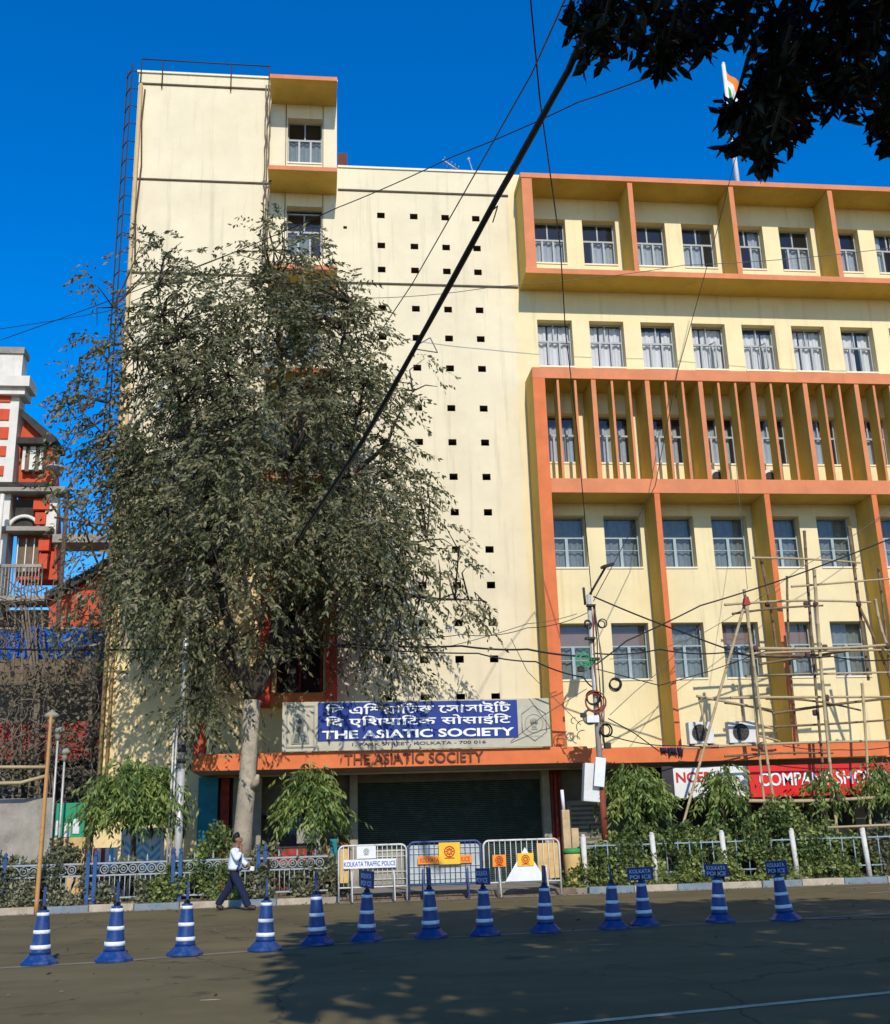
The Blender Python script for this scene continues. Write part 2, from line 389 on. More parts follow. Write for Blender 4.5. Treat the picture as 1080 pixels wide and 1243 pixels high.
leafmat('leaf_near', [(.008, .013, .005), (.014, .02, .007), (.02, .028, .01)], 0, .6)
leafmat('leaf_dry', [(.09, .075, .045), (.14, .115, .075), (.20, .165, .11), (.10, .105, .055)], .2)
mat('old_red', (.55, .075, .03), .85, .15, 2, .3, streak=.25)
mat('old_white', (.66, .62, .54), .85, .1, 2, .3, streak=.35)
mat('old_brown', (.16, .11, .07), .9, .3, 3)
mat('roof_dark', (.045, .04, .035), .9, .3, 3)
mat('tarp_blue', (.015, .13, .48), .6, .15, 3)
mat('board_green', (.02, .27, .13), .7, .1, 3)
mat('stone_grey', (.30, .27, .22), .95, .25, 1.5, .5, 12, dirt=(.12, .10, .07), dscale=1.2, damt=.7)
mat('skin', (.23, .115, .065), .6, .05, 8)
mat('hair', (.012, .010, .009), .6, .2, 20)
mat('shirt', (.66, .70, .76), .9, .05, 12, .2, 30)
mat('trousers', (.010, .015, .042), .9, .15, 10, .2, 30)
mat('shoe', (.05, .03, .02), .5, .1)
mat('flag_orange', (.80, .20, .02), .8, .08, 5)
mat('flag_white', (.75, .75, .72), .8, .05, 5)
mat('flag_green', (.03, .28, .06), .8, .05, 5)
mat('ac_white', (.64, .63, .58), .5, .05, 4, dirt=(.35, .3, .22), dscale=3, damt=.5)
mat('hill_far', (.2, .2, .2), .9)
mat('bin_green', (.04, .25, .06), .6, .1)
mat('wood_raw', (.50, .35, .19), .85, .2, 4, .3, 30, dirt=(.25, .16, .09), dscale=3, damt=.5)
mat('bin_yellow', (.58, .38, .14), .8, .15, 4, dirt=(.3, .2, .1), dscale=3, damt=.5)

# ------------------------------------------------------------------ ground
KY = 30.3                                  # kerb face
def sheet(name, x0, x1, y0, y1, z, m, kind='structure'):
    b = MB(); b.face([(x0,y0,z),(x1,y0,z),(x1,y1,z),(x0,y1,z)]); o = b.build(name, m); o['kind'] = kind; return o
sheet('ground', -900, 900, -900, 900, -.06, 'earth')
sheet('road', -120, 120, -14, KY+.02, 0, 'asphalt')
pv = MB(); pv.box(-60, 60, KY+.25, 35.6, -.05, .146); tag(pv.build('pavement', 'paving'), kind='structure')
gb = MB(); gb.face([(-60,KY-.42,.004),(60,KY-.42,.004),(60,KY-.01,.005),(-60,KY-.01,.005)]); tag(gb.build('gutter', 'gutter'), kind='structure')
for nm, x0, x1 in (('planting_bed', -60, .35), ('planting_bed', 6.95, 60)):
    b = MB(); nx = 80; ys = [KY+.3, KY+.6, KY+1., KY+1.35, KY+1.6]
    for i in range(nx):
        xa, xb = x0+(x1-x0)*i/nx, x0+(x1-x0)*(i+1)/nx
        for j in range(4):
            h = lambda x, y, jj: .152 + (.06+.08*noise.noise((x*1.3, y*2, 0)) if 0 < jj < 4 else 0)
            b.face([(xa,ys[j],h(xa,ys[j],j)),(xb,ys[j],h(xb,ys[j],j)),(xb,ys[j+1],h(xb,ys[j+1],j+1)),(xa,ys[j+1],h(xa,ys[j+1],j+1))], 0, True)
    tag(b.build(nm, 'earth'), kind='structure')
# kerb: painted stones, missing in front of the gate where an earth ramp runs down
kb = empty('kerb', (0, KY, 0)); kb['kind'] = 'structure'
k = 0; x = -14.0
while x < 24:
    L = 1.12 + .16*random.random()
    xm = x + L/2
    if not (.55 < xm < 6.75):
        b = MB(); dz = random.uniform(-.012, .012); dy = random.uniform(-.015, .015)
        b.box(x+.008, x+L-.008, KY+dy, KY+.25+dy, -.04, .165+dz)
        b.build('kerb_stone', 'kerb_blue' if k % 2 == 0 else 'kerb_white', kb, bevel=.018)
    x += L; k += 1
b = MB(); n = 30
for i in range(n):
    xa, xb = .5+6.4*i/n, .5+6.4*(i+1)/n
    for ya, yb, za, zb in ((KY-.06, KY+.1, .006, .06), (KY+.1, KY+.26, .06, .155)):
        f = lambda x, z: z + .03*noise.noise((x*2, z*20, 3))*(z > .02)
        b.face([(xa,ya,f(xa,za)),(xb,ya,f(xb,za)),(xb,yb,f(xb,zb)),(xa,yb,f(xa,zb))], 0, True)
tag(b.build('earth_ramp', 'earth'), kind='structure')
# road markings
def strip(pts, wd, z, m, name):
    b = MB()
    for (x0, y0), (x1, y1) in zip(pts[:-1], pts[1:]):
        b.face([(x0,y0-wd/2,z),(x1,y1-wd/2,z),(x1,y1+wd/2,z),(x0,y0+wd/2,z)])
    return tag(b.build(name, m), kind='structure')
strip([(-9,16.3),(-6,16.9),(-4.5,17.3),(-3,17.55),(-2,17.95),(-.8,18.3),(0,18.7),(.8,19.02),(1.9,19.2),(3.8,19.42),(5.7,19.72),(8.3,19.95),(12,20.6),(16,21.3)], .22, .005, 'worn_paint', 'lane_line')
strip([(1.2,10.13),(2.21,10.38),(5.67,11.24),(9,12.07),(14,13.3)], .13, .005, 'line_paint', 'lane_line')
strip([(8.6,19.9),(10.4,19.3),(12,18.9)], .16, .009, 'worn_paint', 'lane_line')
strip([(13,26.2),(15,26.9),(17.5,27.6)], .22, .005, 'worn_paint', 'lane_line')
strip([(13.6,28.6),(16,28.8),(18,29)], .2, .005, 'worn_paint', 'lane_line')
# a tar patch and scuffs on the carriageway
for cx, cy, rx, ry, m in ((-1.15, 13.0, .12, .05, 'line_paint'), (4.2, 17.0, .3, .12, 'worn_paint')):
    b = MB(); pts = []
    for i in range(16):
        a = 2*math.pi*i/16; q = .55+.9*abs(noise.noise((cx+math.cos(a)*1.4, cy+math.sin(a)*1.4, 2)))
        pts.append((cx+rx*q*math.cos(a), cy+ry*q*math.sin(a), .004))
    b.face(pts); tag(b.build('road_scuff', m), kind='structure')

# ------------------------------------------------------------------ the office building
DY = 35.0; FY = 33.75; CY = 32.3           # wall plane, frame front, canopy front
bld = empty('office_building', (0, DY, .15))
tag(bld, 'cream and orange multi-storey office building with perforated wall and ribbed window frames', 'building')
WX = [7.73+1.907*k for k in range(9)]; WW = 1.27
ROWS = [(21.6, 23.42), (17.49, 19.29), (13.87, 15.69), (10.13, 11.95), (6.36, 8.22)]
TW = [(25.4, 27.3), (21.55, 23.58), (17.5, 19.35), (13.7, 15.6), (10.0, 11.8)]
HC = [2.165, 3.365, 4.52, 5.655]
HR = [23.32, 22.09, 21.12, 19.60, 18.47, 17.32, 15.82, 14.56, 13.31, 12.05, 10.75, 9.53, 8.27, 7.07, 5.84]
def wall_holes(name, x0, x1, z0, z1, y, ops, depth, mats, parent, reveal=0):
    xs = sorted(set([x0, x1] + [v for o in ops for v in o[:2]])); zs = sorted(set([z0, z1] + [v for o in ops for v in o[2:4]]))
    b = MB()
    for j in range(len(zs)-1):
        zc = (zs[j]+zs[j+1])/2; run = None
        for i in range(len(xs)-1):
            xc = (xs[i]+xs[i+1])/2
            solid = not any(o[0] < xc < o[1] and o[2] < zc < o[3] for o in ops)
            if solid and run is None: run = xs[i]
            if run is not None and (not solid or i == len(xs)-2):
                e = xs[i+1] if solid else xs[i]
                b.face([(run,y,zs[j]),(e,y,zs[j]),(e,y,zs[j+1]),(run,y,zs[j+1])]); run = None
    for (a, c, d, e) in ops:
        y2 = y+depth
        b.face([(a,y,d),(a,y2,d),(c,y2,d),(c,y,d)][::-1], reveal); b.face([(a,y,e),(c,y,e),(c,y2,e),(a,y2,e)][::-1], reveal)
        b.face([(a,y,d),(a,y,e),(a,y2,e),(a,y2,d)], reveal); b.face([(c,y,d),(c,y2,d),(c,y2,e),(c,y,e)], reveal)
    return b.build(name, mats, parent)
ops = [(x, x+WW, a, b_) for (a, b_) in ROWS for x in WX]
wall_holes('right_wall', 6.9, 28, 3.5, 25.25, DY, ops, .42, 'cream_bay', bld)
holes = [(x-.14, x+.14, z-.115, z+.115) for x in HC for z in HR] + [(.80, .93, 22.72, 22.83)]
wall_holes('perforated_wall', .57, 6.9, 3.5, 25.25, DY, holes, .34, ['cream', 'old_brown'], bld, 1)  # hole reveals browned so the shade inside them looks deeper
wall_holes('tower_wall', -6.7, .57, 12.9, 28.95, DY, [(-1.24, .03, a, b_) for a, b_ in TW[:4]], .42, 'cream', bld)
wall_holes('tower_wall', -6.7, .57, 3.5, 12.9, DY, [(-1.24, .03, a, b_) for a, b_ in TW[4:]] + [(-1.35, .12, 5.9, 9.3)], .42, 'cream_ochre', bld)
b = MB(); b.face([(-6.7,DY,.0),(-3.6,DY,0),(-3.6,DY,3.5),(-6.7,DY,3.5)]); b.build('tower_base_wall', 'cream_ochre', bld)
# hidden sides, roofs and a dark backing sheet in place of the shaded rooms
b = MB()
b.face([(-6.7,DY,0),(-6.7,DY,28.95),(-6.7,46,28.95),(-6.7,46,0)]); b.face([(-6.7,46,0),(-6.7,46,28.95),(.57,46,28.95),(.57,46,0)])
b.face([(.57,46,24),(.57,46,28.95),(.57,DY,28.95),(.57,DY,24)]); b.face([(.57,46,0),(.57,46,25),(28,46,25),(28,46,0)]); b.face([(28,46,0),(28,46,25.2),(28,DY,25.2),(28,DY,0)])
b.build('side_wall', 'cream', bld)
b = MB(); b.face([(-6.7,DY,28.6),(.57,DY,28.6),(.57,46,28.6),(-6.7,46,28.6)]); b.face([(.57,DY,24.7),(28,DY,24.7),(28,46,24.7),(.57,46,24.7)]); b.build('roof', 'plaster_grey', bld)
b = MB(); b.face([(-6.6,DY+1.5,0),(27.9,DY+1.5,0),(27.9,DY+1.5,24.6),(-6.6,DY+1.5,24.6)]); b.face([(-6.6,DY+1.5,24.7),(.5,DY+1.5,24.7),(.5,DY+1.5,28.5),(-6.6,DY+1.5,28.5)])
b.build('dark_backing', 'interior', bld)
for z in (3.9, 8.9, 12.6, 16.6, 20.2):
    b = MB(); b.box(-6.6, 27.9, DY+.45, DY+1.45, z, z+.2); b.build('floor_slab', 'interior', bld)
# shadow joints / drip ledges on the plaster
for x0, x1, z in ((-6.7, -1.9, 28.48), (-6.7, -1.9, 24.46), (-6.7, -1.9, 20.72), (.6, 6.9, 24.32), (.6, 7.1, 20.55), (-6.7, -1.9, 12.9)):
    b = MB(); b.box(x0, x1, DY-.045, DY+.01, z-.03, z+.03); b.build('joint_ledge', 'joint', bld)
b = MB(); b.box(-6.76, .6, DY-.06, DY+.3, 28.95, 29.03); b.build('coping', 'cream_pale', bld)
b = MB(); b.box(.6, 7.15, DY-.05, DY+.25, 25.25, 25.33); b.build('coping', 'cream_pale', bld)
# ---- windows: outer frame with glazing bars, panes and curtain behind
def make_window(kind, wd, h, cm, fm, gm, span=((0, 1),), ctop=1.):
    y = .30; b = MB(); e = .05
    b.box(-wd/2, -wd/2+e, y, y+.07, 0, h); b.box(wd/2-e, wd/2, y, y+.07, 0, h)
    b.box(-wd/2+e, wd/2-e, y, y+.07, 0, e); b.box(-wd/2+e, wd/2-e, y, y+.07, h-e, h)
    panes = []
    i0, i1 = -wd/2+e, wd/2-e
    if kind == 'A':
        zt = h*.60
        b.box(i0, i1, y-.005, y+.075, zt-.035, zt+.035)
        b.box(-.025, .025, y, y+.07, zt+.035, h-e)
        x1, x2 = -wd/6, wd/6
        for xx in (x1, x2): b.box(xx-.035, xx+.035, y, y+.07, e, zt-.035)
        panes = [(i0, -.025, zt+.035, h-e), (.025, i1, zt+.035, h-e), (i0, x1-.035, e, zt-.035), (x1+.035, x2-.035, e, zt-.035), (x2+.035, i1, e, zt-.035)]
    else:
        zt = h*.60
        b.box(i0, i1, y-.005, y+.075, zt-.025, zt+.025); b.box(-.05, .05, y-.01, y+.075, e, zt-.025)
        for s in (-1, 1): b.box(min(s*.05, s*i1), max(s*.05, s*i1), y+.005, y+.06, h*.36-.012, h*.36+.012)
        panes = [(i0, i1, zt+.025, h-e), (i0, -.05, e, h*.36-.012), (.05, i1, e, h*.36-.012), (i0, -.05, h*.36+.012, zt-.025), (.05, i1, h*.36+.012, zt-.025)]
    wo = b.build('window', fm)
    for (a, c, d, f) in panes:
        p = MB(); p.face([(a,y+.034,d),(c,y+.034,d),(c,y+.034,f),(a,y+.034,f)]); po = p.build('pane', gm); po.parent = wo
    if cm:
        p = MB(); n = 30; z1 = h*ctop
        for i in range(n):
            if not any(s0 <= (i+.5)/n <= s1 for s0, s1 in span): continue
            xa, xb = -wd/2+wd*i/n, -wd/2+wd*(i+1)/n; f = lambda x: y+.17+.028*math.sin(x*26)+.012*math.sin(x*61+1)
            p.face([(xa,f(xa),0),(xb,f(xb),0),(xb,f(xb),z1),(xa,f(xa),z1)], 0, True)
        co = p.build('curtain', cm); co.parent = wo
    s = MB(); s.box(-wd/2-.0, wd/2+.0, -.035, .30, -.055, .004); so = s.build('sill', 'cream_pale'); so.parent = wo
    return wo
H1 = 1.82
WAS = [make_window('A', WW, H1, 'curtain_grey', 'frame_grey', 'glass', sp, ct) for sp, ct in ((((0, 1),), .62), (((0, .62),), .62), (((0, .36), (.68, 1)), .98), (((.3, 1),), .60))]
WA2S = [make_window('A', WW, 1.80, 'curtain', 'frame_grey', 'glass', sp, ct) for sp, ct in ((((0, .30), (.36, .62), (.68, 1)), .97), (((0, .62), (.70, 1)), .90), (((0, .30), (.36, .98)), .97), (((0, .52), (.68, 1)), .93))]
WT = [make_window('A', WW, 1.90, 'curtain_grey', 'frame_grey', 'glass_dark', sp, .60) for sp in (((0, 1),), ((0, .62),))]
wA = make_window('A', WW, H1, 'curtain_grey', 'frame_grey', 'glass', ((.1, .9),), .8)
wA2 = make_window('A', WW, 1.80, 'curtain', 'frame_grey', 'glass')
wB = make_window('B', WW, H1, 'curtain_net', 'frame_teal', 'glass_dark')
wB5 = make_window('B', WW, 1.86, 'curtain_net', 'frame_teal', 'glass_dark')
bp_ = MB(); bp_.box(-WW/2+.04, WW/2-.04, .42, .425, 1.86*.60+.03, 1.80); blind = bp_.build('blind', 'blind_pink')
def put_window(proto, x, z, y=DY):
    c = copy_tree(proto, bld); c.location = Vector((x+WW/2, y, z)) - bld.location; return c
for i, x in enumerate(WX):
    put_window(WAS[(0, 3, 0, 1, 2, 3, 0, 2, 1)[i]], x, ROWS[0][0]); put_window(WA2S[(0, 0, 1, 2, 1, 0, 3, 0, 1)[i]], x, ROWS[1][0]); put_window(wA, x, ROWS[2][0]); put_window(wB, x, ROWS[3][0])
for i, x in enumerate(WX):
    c = put_window(wB5, x, ROWS[4][0])
    if i in (0, 1, 3, 4):
        d = blind.copy(); col.objects.link(d); d.parent = c
for j, (a, b_) in enumerate(TW):
    put_window(WT[j % 2] if j in (0, 1, 2) else wB, -1.24, a)
for o in [wA, wA2, wB, wB5, blind]+WAS+WA2S+WT: drop(o)
b = MB(); b.box(-1.35, .12, DY+.38, DY+.42, 5.9, 9.3); b.build('balcony_door', 'shop_dark', bld)
for x in (-1.3, -.62, .05): 
    b = MB(); b.box(x-.03, x+.03, DY+.32, DY+.38, 5.9, 9.3); b.build('door_bar', 'mural_red', bld)
# two casements standing open in the second row
for x in (WX[3], WX[4]):
    b = MB(); z0 = ROWS[1][0]+.08
    for (p, q) in (((0,0),(0,1.0)), ((0,1.0),(-.28,1.0)), ((-.28,1.0),(-.28,0)), ((-.28,0),(0,0))):
        b.tube([(x+.72-p[0]*.45, DY+.28+p[0], z0+p[1]), (x+.72-q[0]*.45, DY+.28+q[0], z0+q[1])], .025, 6)
    b.build('open_casement', 'frame_grey', bld)
# ---- box frames, fins and beams (fronts orange, flanks and soffits mustard)
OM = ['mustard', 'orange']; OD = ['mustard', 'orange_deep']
FXL, FXR = 7.18, 27.6
BK = DY+.02
def fb(name, x0, x1, y0, y1, z0, z1, mats=OM, bevel=.012):
    b = MB(); b.box(x0, x1, y0, y1, z0, z1, 0, 1); return b.build(name, mats, bld, bevel=bevel)
FIN = [11.105+3.83*k for k in range(5)]
b = MB(); b.box(FXL-.04, FXR, FY-.03, BK, 24.30, 24.50, 0, 1, 1); b.build('frame_slab', OM, bld, bevel=.012)
b = MB(); b.box(FXL-.04, FXR, FY-.03, BK, 20.45, 20.66, 0, 1); b.build('frame_slab', OM, bld, bevel=.012)
fb('frame_side', FXL, FXL+.38, FY, BK, 20.66, 24.30)
for x in FIN: fb('fin', x, x+.185, FY+.02, BK, 20.66, 24.30)
# lower frame
fb('frame_beam', FXL, FXR, FY, BK, 16.47, 16.87)
fb('frame_side', FXL, FXL+.43, FY, BK, 4.0, 16.47, OD)
fb('frame_beam', FXL+.43, FXR, FY+.012, BK, 12.38, 12.88)
big = [9.22+1.9*k for k in range(10)]
for k, x in enumerate(big): fb('fin', x, x+.165, FY+.03, BK, 12.88, 16.47)
for k in range(-1, 9):
    x = 9.22+1.9*k
    for d in (.70, 1.31):
        fb('fin', x+d, x+d+.085, FY+.06, FY+.62, 12.88, 16.47)
for x in FIN: fb('fin', x, x+.19, FY+.03, BK, 4.0, 12.38, OD)
# ---- tower balcony slabs
for z in (28.05, 24.28, 20.42, 16.6, 12.9):
    b = MB(); b.box(-1.85, .56, DY-1.45, DY+.02, z-.17, z, 0, 1); b.build('balcony_slab', OM, bld, bevel=.01)
for x in (-1.30, .06):
    b = MB(); b.box(x-.012, x+.012, DY-.02, DY+.01, 9.9, 27.85); b.build('joint_ledge', 'joint', bld)
b = MB(); b.box(-1.85, .55, DY-1.0, DY+.02, 9.35, 9.6, 0, 1); b.build('balcony_slab', OD, bld)
for x in (-1.85, .2): fb('frame_side', x, x+.35, DY-1.0, BK, 5.6, 9.35, ['red_paint', 'red_paint'])
fb('frame_beam', -1.5, .2, DY-.95, BK, 5.6, 5.95, OD)
# ---- parapet lamp box on the roof edge, tower rail, ladder, creeper pipe
b = MB(); b.box(.62, .95, DY+.1, DY+.5, 25.33, 25.95, 0, 0, 1); b.build('roof_box', ['letter_brown', 'orange'], bld)
rl = MB()
rl.tube([(-6.65,DY-.02,29.55),(-4.3,DY-.02,29.52),(-1.9,DY-.02,29.5)], .025, 6)
rl.build('roof_rail', 'iron_dark', bld)
for x in (-6.62, -5.85, -3.35, -1.95):
    b = MB(); b.tube([(x,DY-.08,28.3),(x,DY-.05,29.54)], .025, 6); b.build('rail_post', 'iron_dark', bld)
ladder = []
for y_ in (DY-.05, DY+.45):
    b = MB(); b.tube([(-6.95-.25*(y_ > DY),y_,29.3),(-6.98-.25*(y_ > DY),y_,20.5),(-7.0-.25*(y_ > DY),y_,14)], .03, 6); b.build('ladder_rail', 'iron_dark', bld)
for i in range(20):
    z = 29.0-.75*i
    b = MB(); b.tube([(-6.97,DY-.05,z),(-7.22,DY+.45,z+.05)], .022, 5); b.tube([(-6.97,DY-.05,z),(-6.7,DY+.02,z)], .018, 5); b.build('ladder_rung', 'iron_dark', bld)
b = MB(); b.tube([(-6.6,DY-.09,28.4),(-6.62,DY-.09,15),(-6.62,DY-.09,3.2)], .07, 8); b.build('downpipe', 'pipe_tan', bld)
b = MB(); b.tube([(-6.42,DY-.07,16.5),(-6.42,DY-.07,3.2)], .055, 8); b.build('downpipe', 'pipe_tan', bld)
b = MB(); b.tube([(-6.45,DY-.05,28.2),(-6.5,DY-.12,26.9),(-6.42,DY-.06,25),(-6.52,DY-.1,23),(-6.45,DY-.05,21)], .03, 6); b.build('downpipe', 'iron_rust', bld)
for x, sd in ((-1.98, 0), (-1.9, 5), (-2.05, 9)):
    b = MB(); pts = [(x+.07*noise.noise((i*.7, sd, 0)), DY-.09+.05*noise.noise((i*.9, sd, 4)), 28.6-i*.3) for i in range(27)]
    b.tube(pts, [.025+.02*abs(noise.noise((i*.5, sd, 7))) for i in range(27)], 6); b.build('creeper_stem', 'twig_dry', bld)
# ---- canopy over the pavement, with raised lettering
CX = 7.9
b = MB(); b.box(-3.6, CX, CY, DY+.02, 3.55, 4.02, 0, 1, 0, 2); can = b.build('canopy', ['plaster_grey', 'orange_deep', 'plaster_grey'], bld, bevel=.012)
b = MB(); b.box(CX+.003, 27.6, CY+.22, DY+.02, 3.52, 3.985, 0, 1, 0, 2); b.build('canopy', ['plaster_grey', 'orange_deep', 'plaster_grey'], bld, bevel=.012)
text('THE ASIATIC SOCIETY', 4.05, .30, 'canopy_lettering', 'letter_brown', bld, (2.75, CY-.004, 3.79), .05, .012)
b = MB(); b.box(-3.6, -3.3, CY+.3, CY+.8, 4.02, 5.0); b.build('canopy_post', 'red_paint', bld)
# ---- ground floor
GY = 35.4
b = MB()
for x0, x1, m in ((-3.6, .95, 0), (7.3, 9.6, 0)): b.face([(x0,GY,.1),(x1,GY,.1),(x1,GY,3.56),(x0,GY,3.56)])
b.face([(.95,GY,3.25),(7.3,GY,3.25),(7.3,GY,3.56),(.95,GY,3.56)]); b.face([(-3.6,GY,.1),(-3.6,GY,3.56),(-3.6,DY,3.56),(-3.6,DY,.1)])
b.build('ground_floor_wall', 'plaster_dark', bld)
b = MB(); z = .15; n = 52
prof = []
for i in range(n): 
    za = .15+3.15*i/n; h = 3.15/n
    prof += [(GY+.12, za), (GY+.085, za+h*.25), (GY+.085, za+h*.7)]
prof.append((GY+.12, 3.3))
for (ya, za), (yb, zb) in zip(prof[:-1], prof[1:]): b.face([(1.2,ya,za),(7.05,ya,za),(7.05,yb,zb),(1.2,yb,zb)])
b.box(1.2, 7.05, GY+.05, GY+.14, .15, .24)
b.build('roller_shutter', 'shutter_green', bld)
for x0, x1 in ((.95, 1.2), (7.05, 7.3)):
    b = MB(); b.box(x0, x1, GY-.25, GY+.15, .1, 3.55); b.build('gate_pillar', 'plaster_grey', bld, bevel=.02)
b = MB()
for i, x in enumerate((7.36, 7.5, 7.64)): b.tube([(x,GY-.12,.15),(x+.02,GY-.12,3.5)], .05+.01*(i == 1), 8)
b.build('conduit', 'mural_red', bld)
# relief plaque beside the gate
b = MB(); b.box(7.85, 9.05, GY-.08, GY-.002, 1.05, 2.55); pq = b.build('wall_plaque', 'plaster_grey', bld, bevel=.02)
for i in range(9):
    b = MB(); b.box(7.98, 8.95-.2*(i % 3 == 2), GY-.095, GY-.075, 1.18+.145*i, 1.25+.145*i); b.build('engraved_line', 'plaster_dark', pq)
# murals on the left: teal column, figures, window
def panel(name, x0, x1, z0, z1, m, y=GY, t=.05, parent=bld): 
    b = MB(); b.box(x0, x1, y-t, y-.003, z0, z1); return b.build(name, m, parent)
panel('mural_column', -3.62, -3.05, .15, 3.5, 'mural_teal', DY-.02, .4)
panel('mural_column', -2.98, -2.72, .15, 3.5, 'mural_red', GY, .5)
panel('mural_column', -2.6, -1.75, .15, 3.5, 'plaster_grey', GY, .55)
panel('mural_panel', -1.5, -.1, .15, 1.35, 'mural_red', GY)
panel('mural_panel', -1.5, -.1, 1.37, 1.75, 'mural_dark', GY)
mp = panel('mural_window', -.95, -.15, 1.78, 2.75, 'mural_blue', GY)
for x in (-.58, -.15): panel('glazing_bar', x-.025, x+.025, 1.78, 2.75, 'mural_white', GY-.055, .03, mp)
b = MB(); b.tube([(.02,GY-.5,.15),(.02,GY-.5,3.55)], .035, 8); b.build('conduit', 'galv', bld)
for i, rr in enumerate((.5, .36, .22)):
    b = MB(); b.ring((.62,GY-.06,1.15), rr, .06, 'y', 24, 6); b.build('mural_ring', ['mural_dark', 'mural_red', 'mural_dark'][i], bld)
b = MB(); b.prism([(-1.75,2.3),(-1.1,2.0),(-1.1,2.08),(-1.72,2.42)], GY-.3, GY-.2); b.prism([(-1.7,2.3),(-1.2,1.2),(-1.1,1.24),(-1.6,2.34)], GY-.3, GY-.2); b.build('leaning_frame', 'mural_dark', bld)
panel('teal_post', .33, .55, .15, 1.6, 'mural_teal', GY-.8, .2)
# ---- shop under the canopy, right
b = MB(); b.face([(9.6,GY+.6,.1),(27,GY+.6,.1),(27,GY+.6,3.5),(9.6,GY+.6,3.5)]); b.face([(9.6,GY,.1),(9.6,GY,3.5),(9.6,GY+.6,3.5),(9.6,GY+.6,.1)]); b.build('shop_front', 'shop_dark', bld)
b = MB(); b.box(9.6, 27, GY+.1, GY+.4, .1, 1.45); b.build('shop_parapet', 'plaster_grey', bld)
for x in (9.6, 13.5, 17.3, 21.1):
    b = MB(); b.box(x, x+.35, GY-.35, GY+.0, .1, 3.5); b.build('shop_pillar', 'plaster_dark', bld)

# ------------------------------------------------------------------ society signboard on the canopy
SB = empty('signboard', (2.86, CY, 4.02)); tag(SB, 'long cream signboard with blue trilingual lettered panel above the shutter gate', 'signboard')
sy = CY-.14
b = MB(); b.box(-1.06, 6.79, sy, sy+.12, 4.03, 5.44); b.build('backboard', 'sign_cream', SB, bevel=.01)
b = MB(); b.box(-.04, 5.82, sy-.025, sy-.001, 4.31, 5.40); b.build('blue_panel', 'sign_blue', SB)
bn = '\u09bf\u09a6 \u098f\u09bf\u09b6\u09df\u09be\u09bf\u099f\u0995 \u09c7\u09b8\u09be\u09b8\u09be\u0987\u09bf\u099f'
hi = '\u093f\u0926 \u090f\u093f\u0936\u092f\u093e\u093f\u091f\u0915 \u0938\u094b\u0938\u093e\u0908\u093f\u091f'
text(bn, 5.45, .33, 'sign_lettering', 'sign_white', SB, (2.89, sy-.026, 5.20), .02, .014)
text(hi, 5.45, .33, 'sign_lettering', 'sign_white', SB, (2.89, sy-.026, 4.84), .02, .014)
text('THE ASIATIC SOCIETY', 5.62, .24, 'sign_lettering', 'sign_white', SB, (2.89, sy-.026, 4.48), .02, .03)
text('1, PARK STREET, KOLKATA - 700 016', 3.9, .10, 'sign_lettering', 'ink_dark', SB, (2.9, sy-.001, 4.19), .012, .01)
# framed portrait relief, left end
b = MB()
for q in ((-.95, -.13, 4.14, 4.18), (-.95, -.13, 5.30, 5.34), (-.95, -.91, 4.18, 5.30), (-.17, -.13, 4.18, 5.30)): b.box(q[0], q[1], sy-.03, sy-.001, q[2], q[3])
pf = b.build('portrait_frame', 'relief_grey', SB)
b = MB()
b.prism([(-.80+.0,4.25),(-.28,4.25),(-.30,4.45),(-.40,4.60),(-.47,4.66),(-.45,4.74),(-.40,4.80),(-.385,4.93),(-.42,5.05),(-.50,5.11),(-.60,5.10),(-.68,5.02),(-.69,4.88),(-.66,4.76),(-.63,4.68),(-.70,4.60),(-.80,4.45)], sy-.035, sy-.002)
b.build('portrait_bust', 'relief_grey', SB)
b = MB(); b.prism([(-.66,4.62),(-.55,4.55),(-.45,4.62),(-.44,4.90),(-.52,4.98),(-.60,4.95)], sy-.05, sy-.036); b.prism([(-.74,4.28),(-.56,4.28),(-.55,4.54),(-.68,4.52)], sy-.05, sy-.036); b.build('portrait_face', 'relief_dark', SB)
# crest in a hexagon, right end
b = MB(); hx = [(6.31+.42*math.cos(R(90+60*i))*1.0, 4.72+.52*math.sin(R(90+60*i))) for i in range(7)]
for (xa, za), (xb, zb) in zip(hx[:-1], hx[1:]): b.tube([(xa,sy-.005,za),(xb,sy-.005,zb)], .016, 6)
b.build('crest_hexagon', 'relief_grey', SB)
b = MB(); b.ring((6.31,sy-.005,4.70), .27, .012, 'y', 26, 5); b.build('crest_ring', 'relief_grey', SB)
b = MB(); b.prism([(6.21,4.52),(6.41,4.52),(6.38,4.58),(6.24,4.58)], sy-.02, sy-.002); b.prism([(6.25,4.59),(6.37,4.59),(6.39,4.68),(6.23,4.68)], sy-.02, sy-.002)
for dx in (-.07, 0, .07): b.lathe([(.005,0),(.035,.02),(.04,.07),(.03,.13),(.012,.16)], 8, c=(6.31+dx, sy-.02, 4.685+.02*(dx == 0)))
b.build('crest_figure', 'relief_grey', SB)
text('NATIONAL IMPORTANCE', .5, .045, 'sign_lettering', 'relief_grey', SB, (6.31, sy-.001, 4.33), .006, .0)

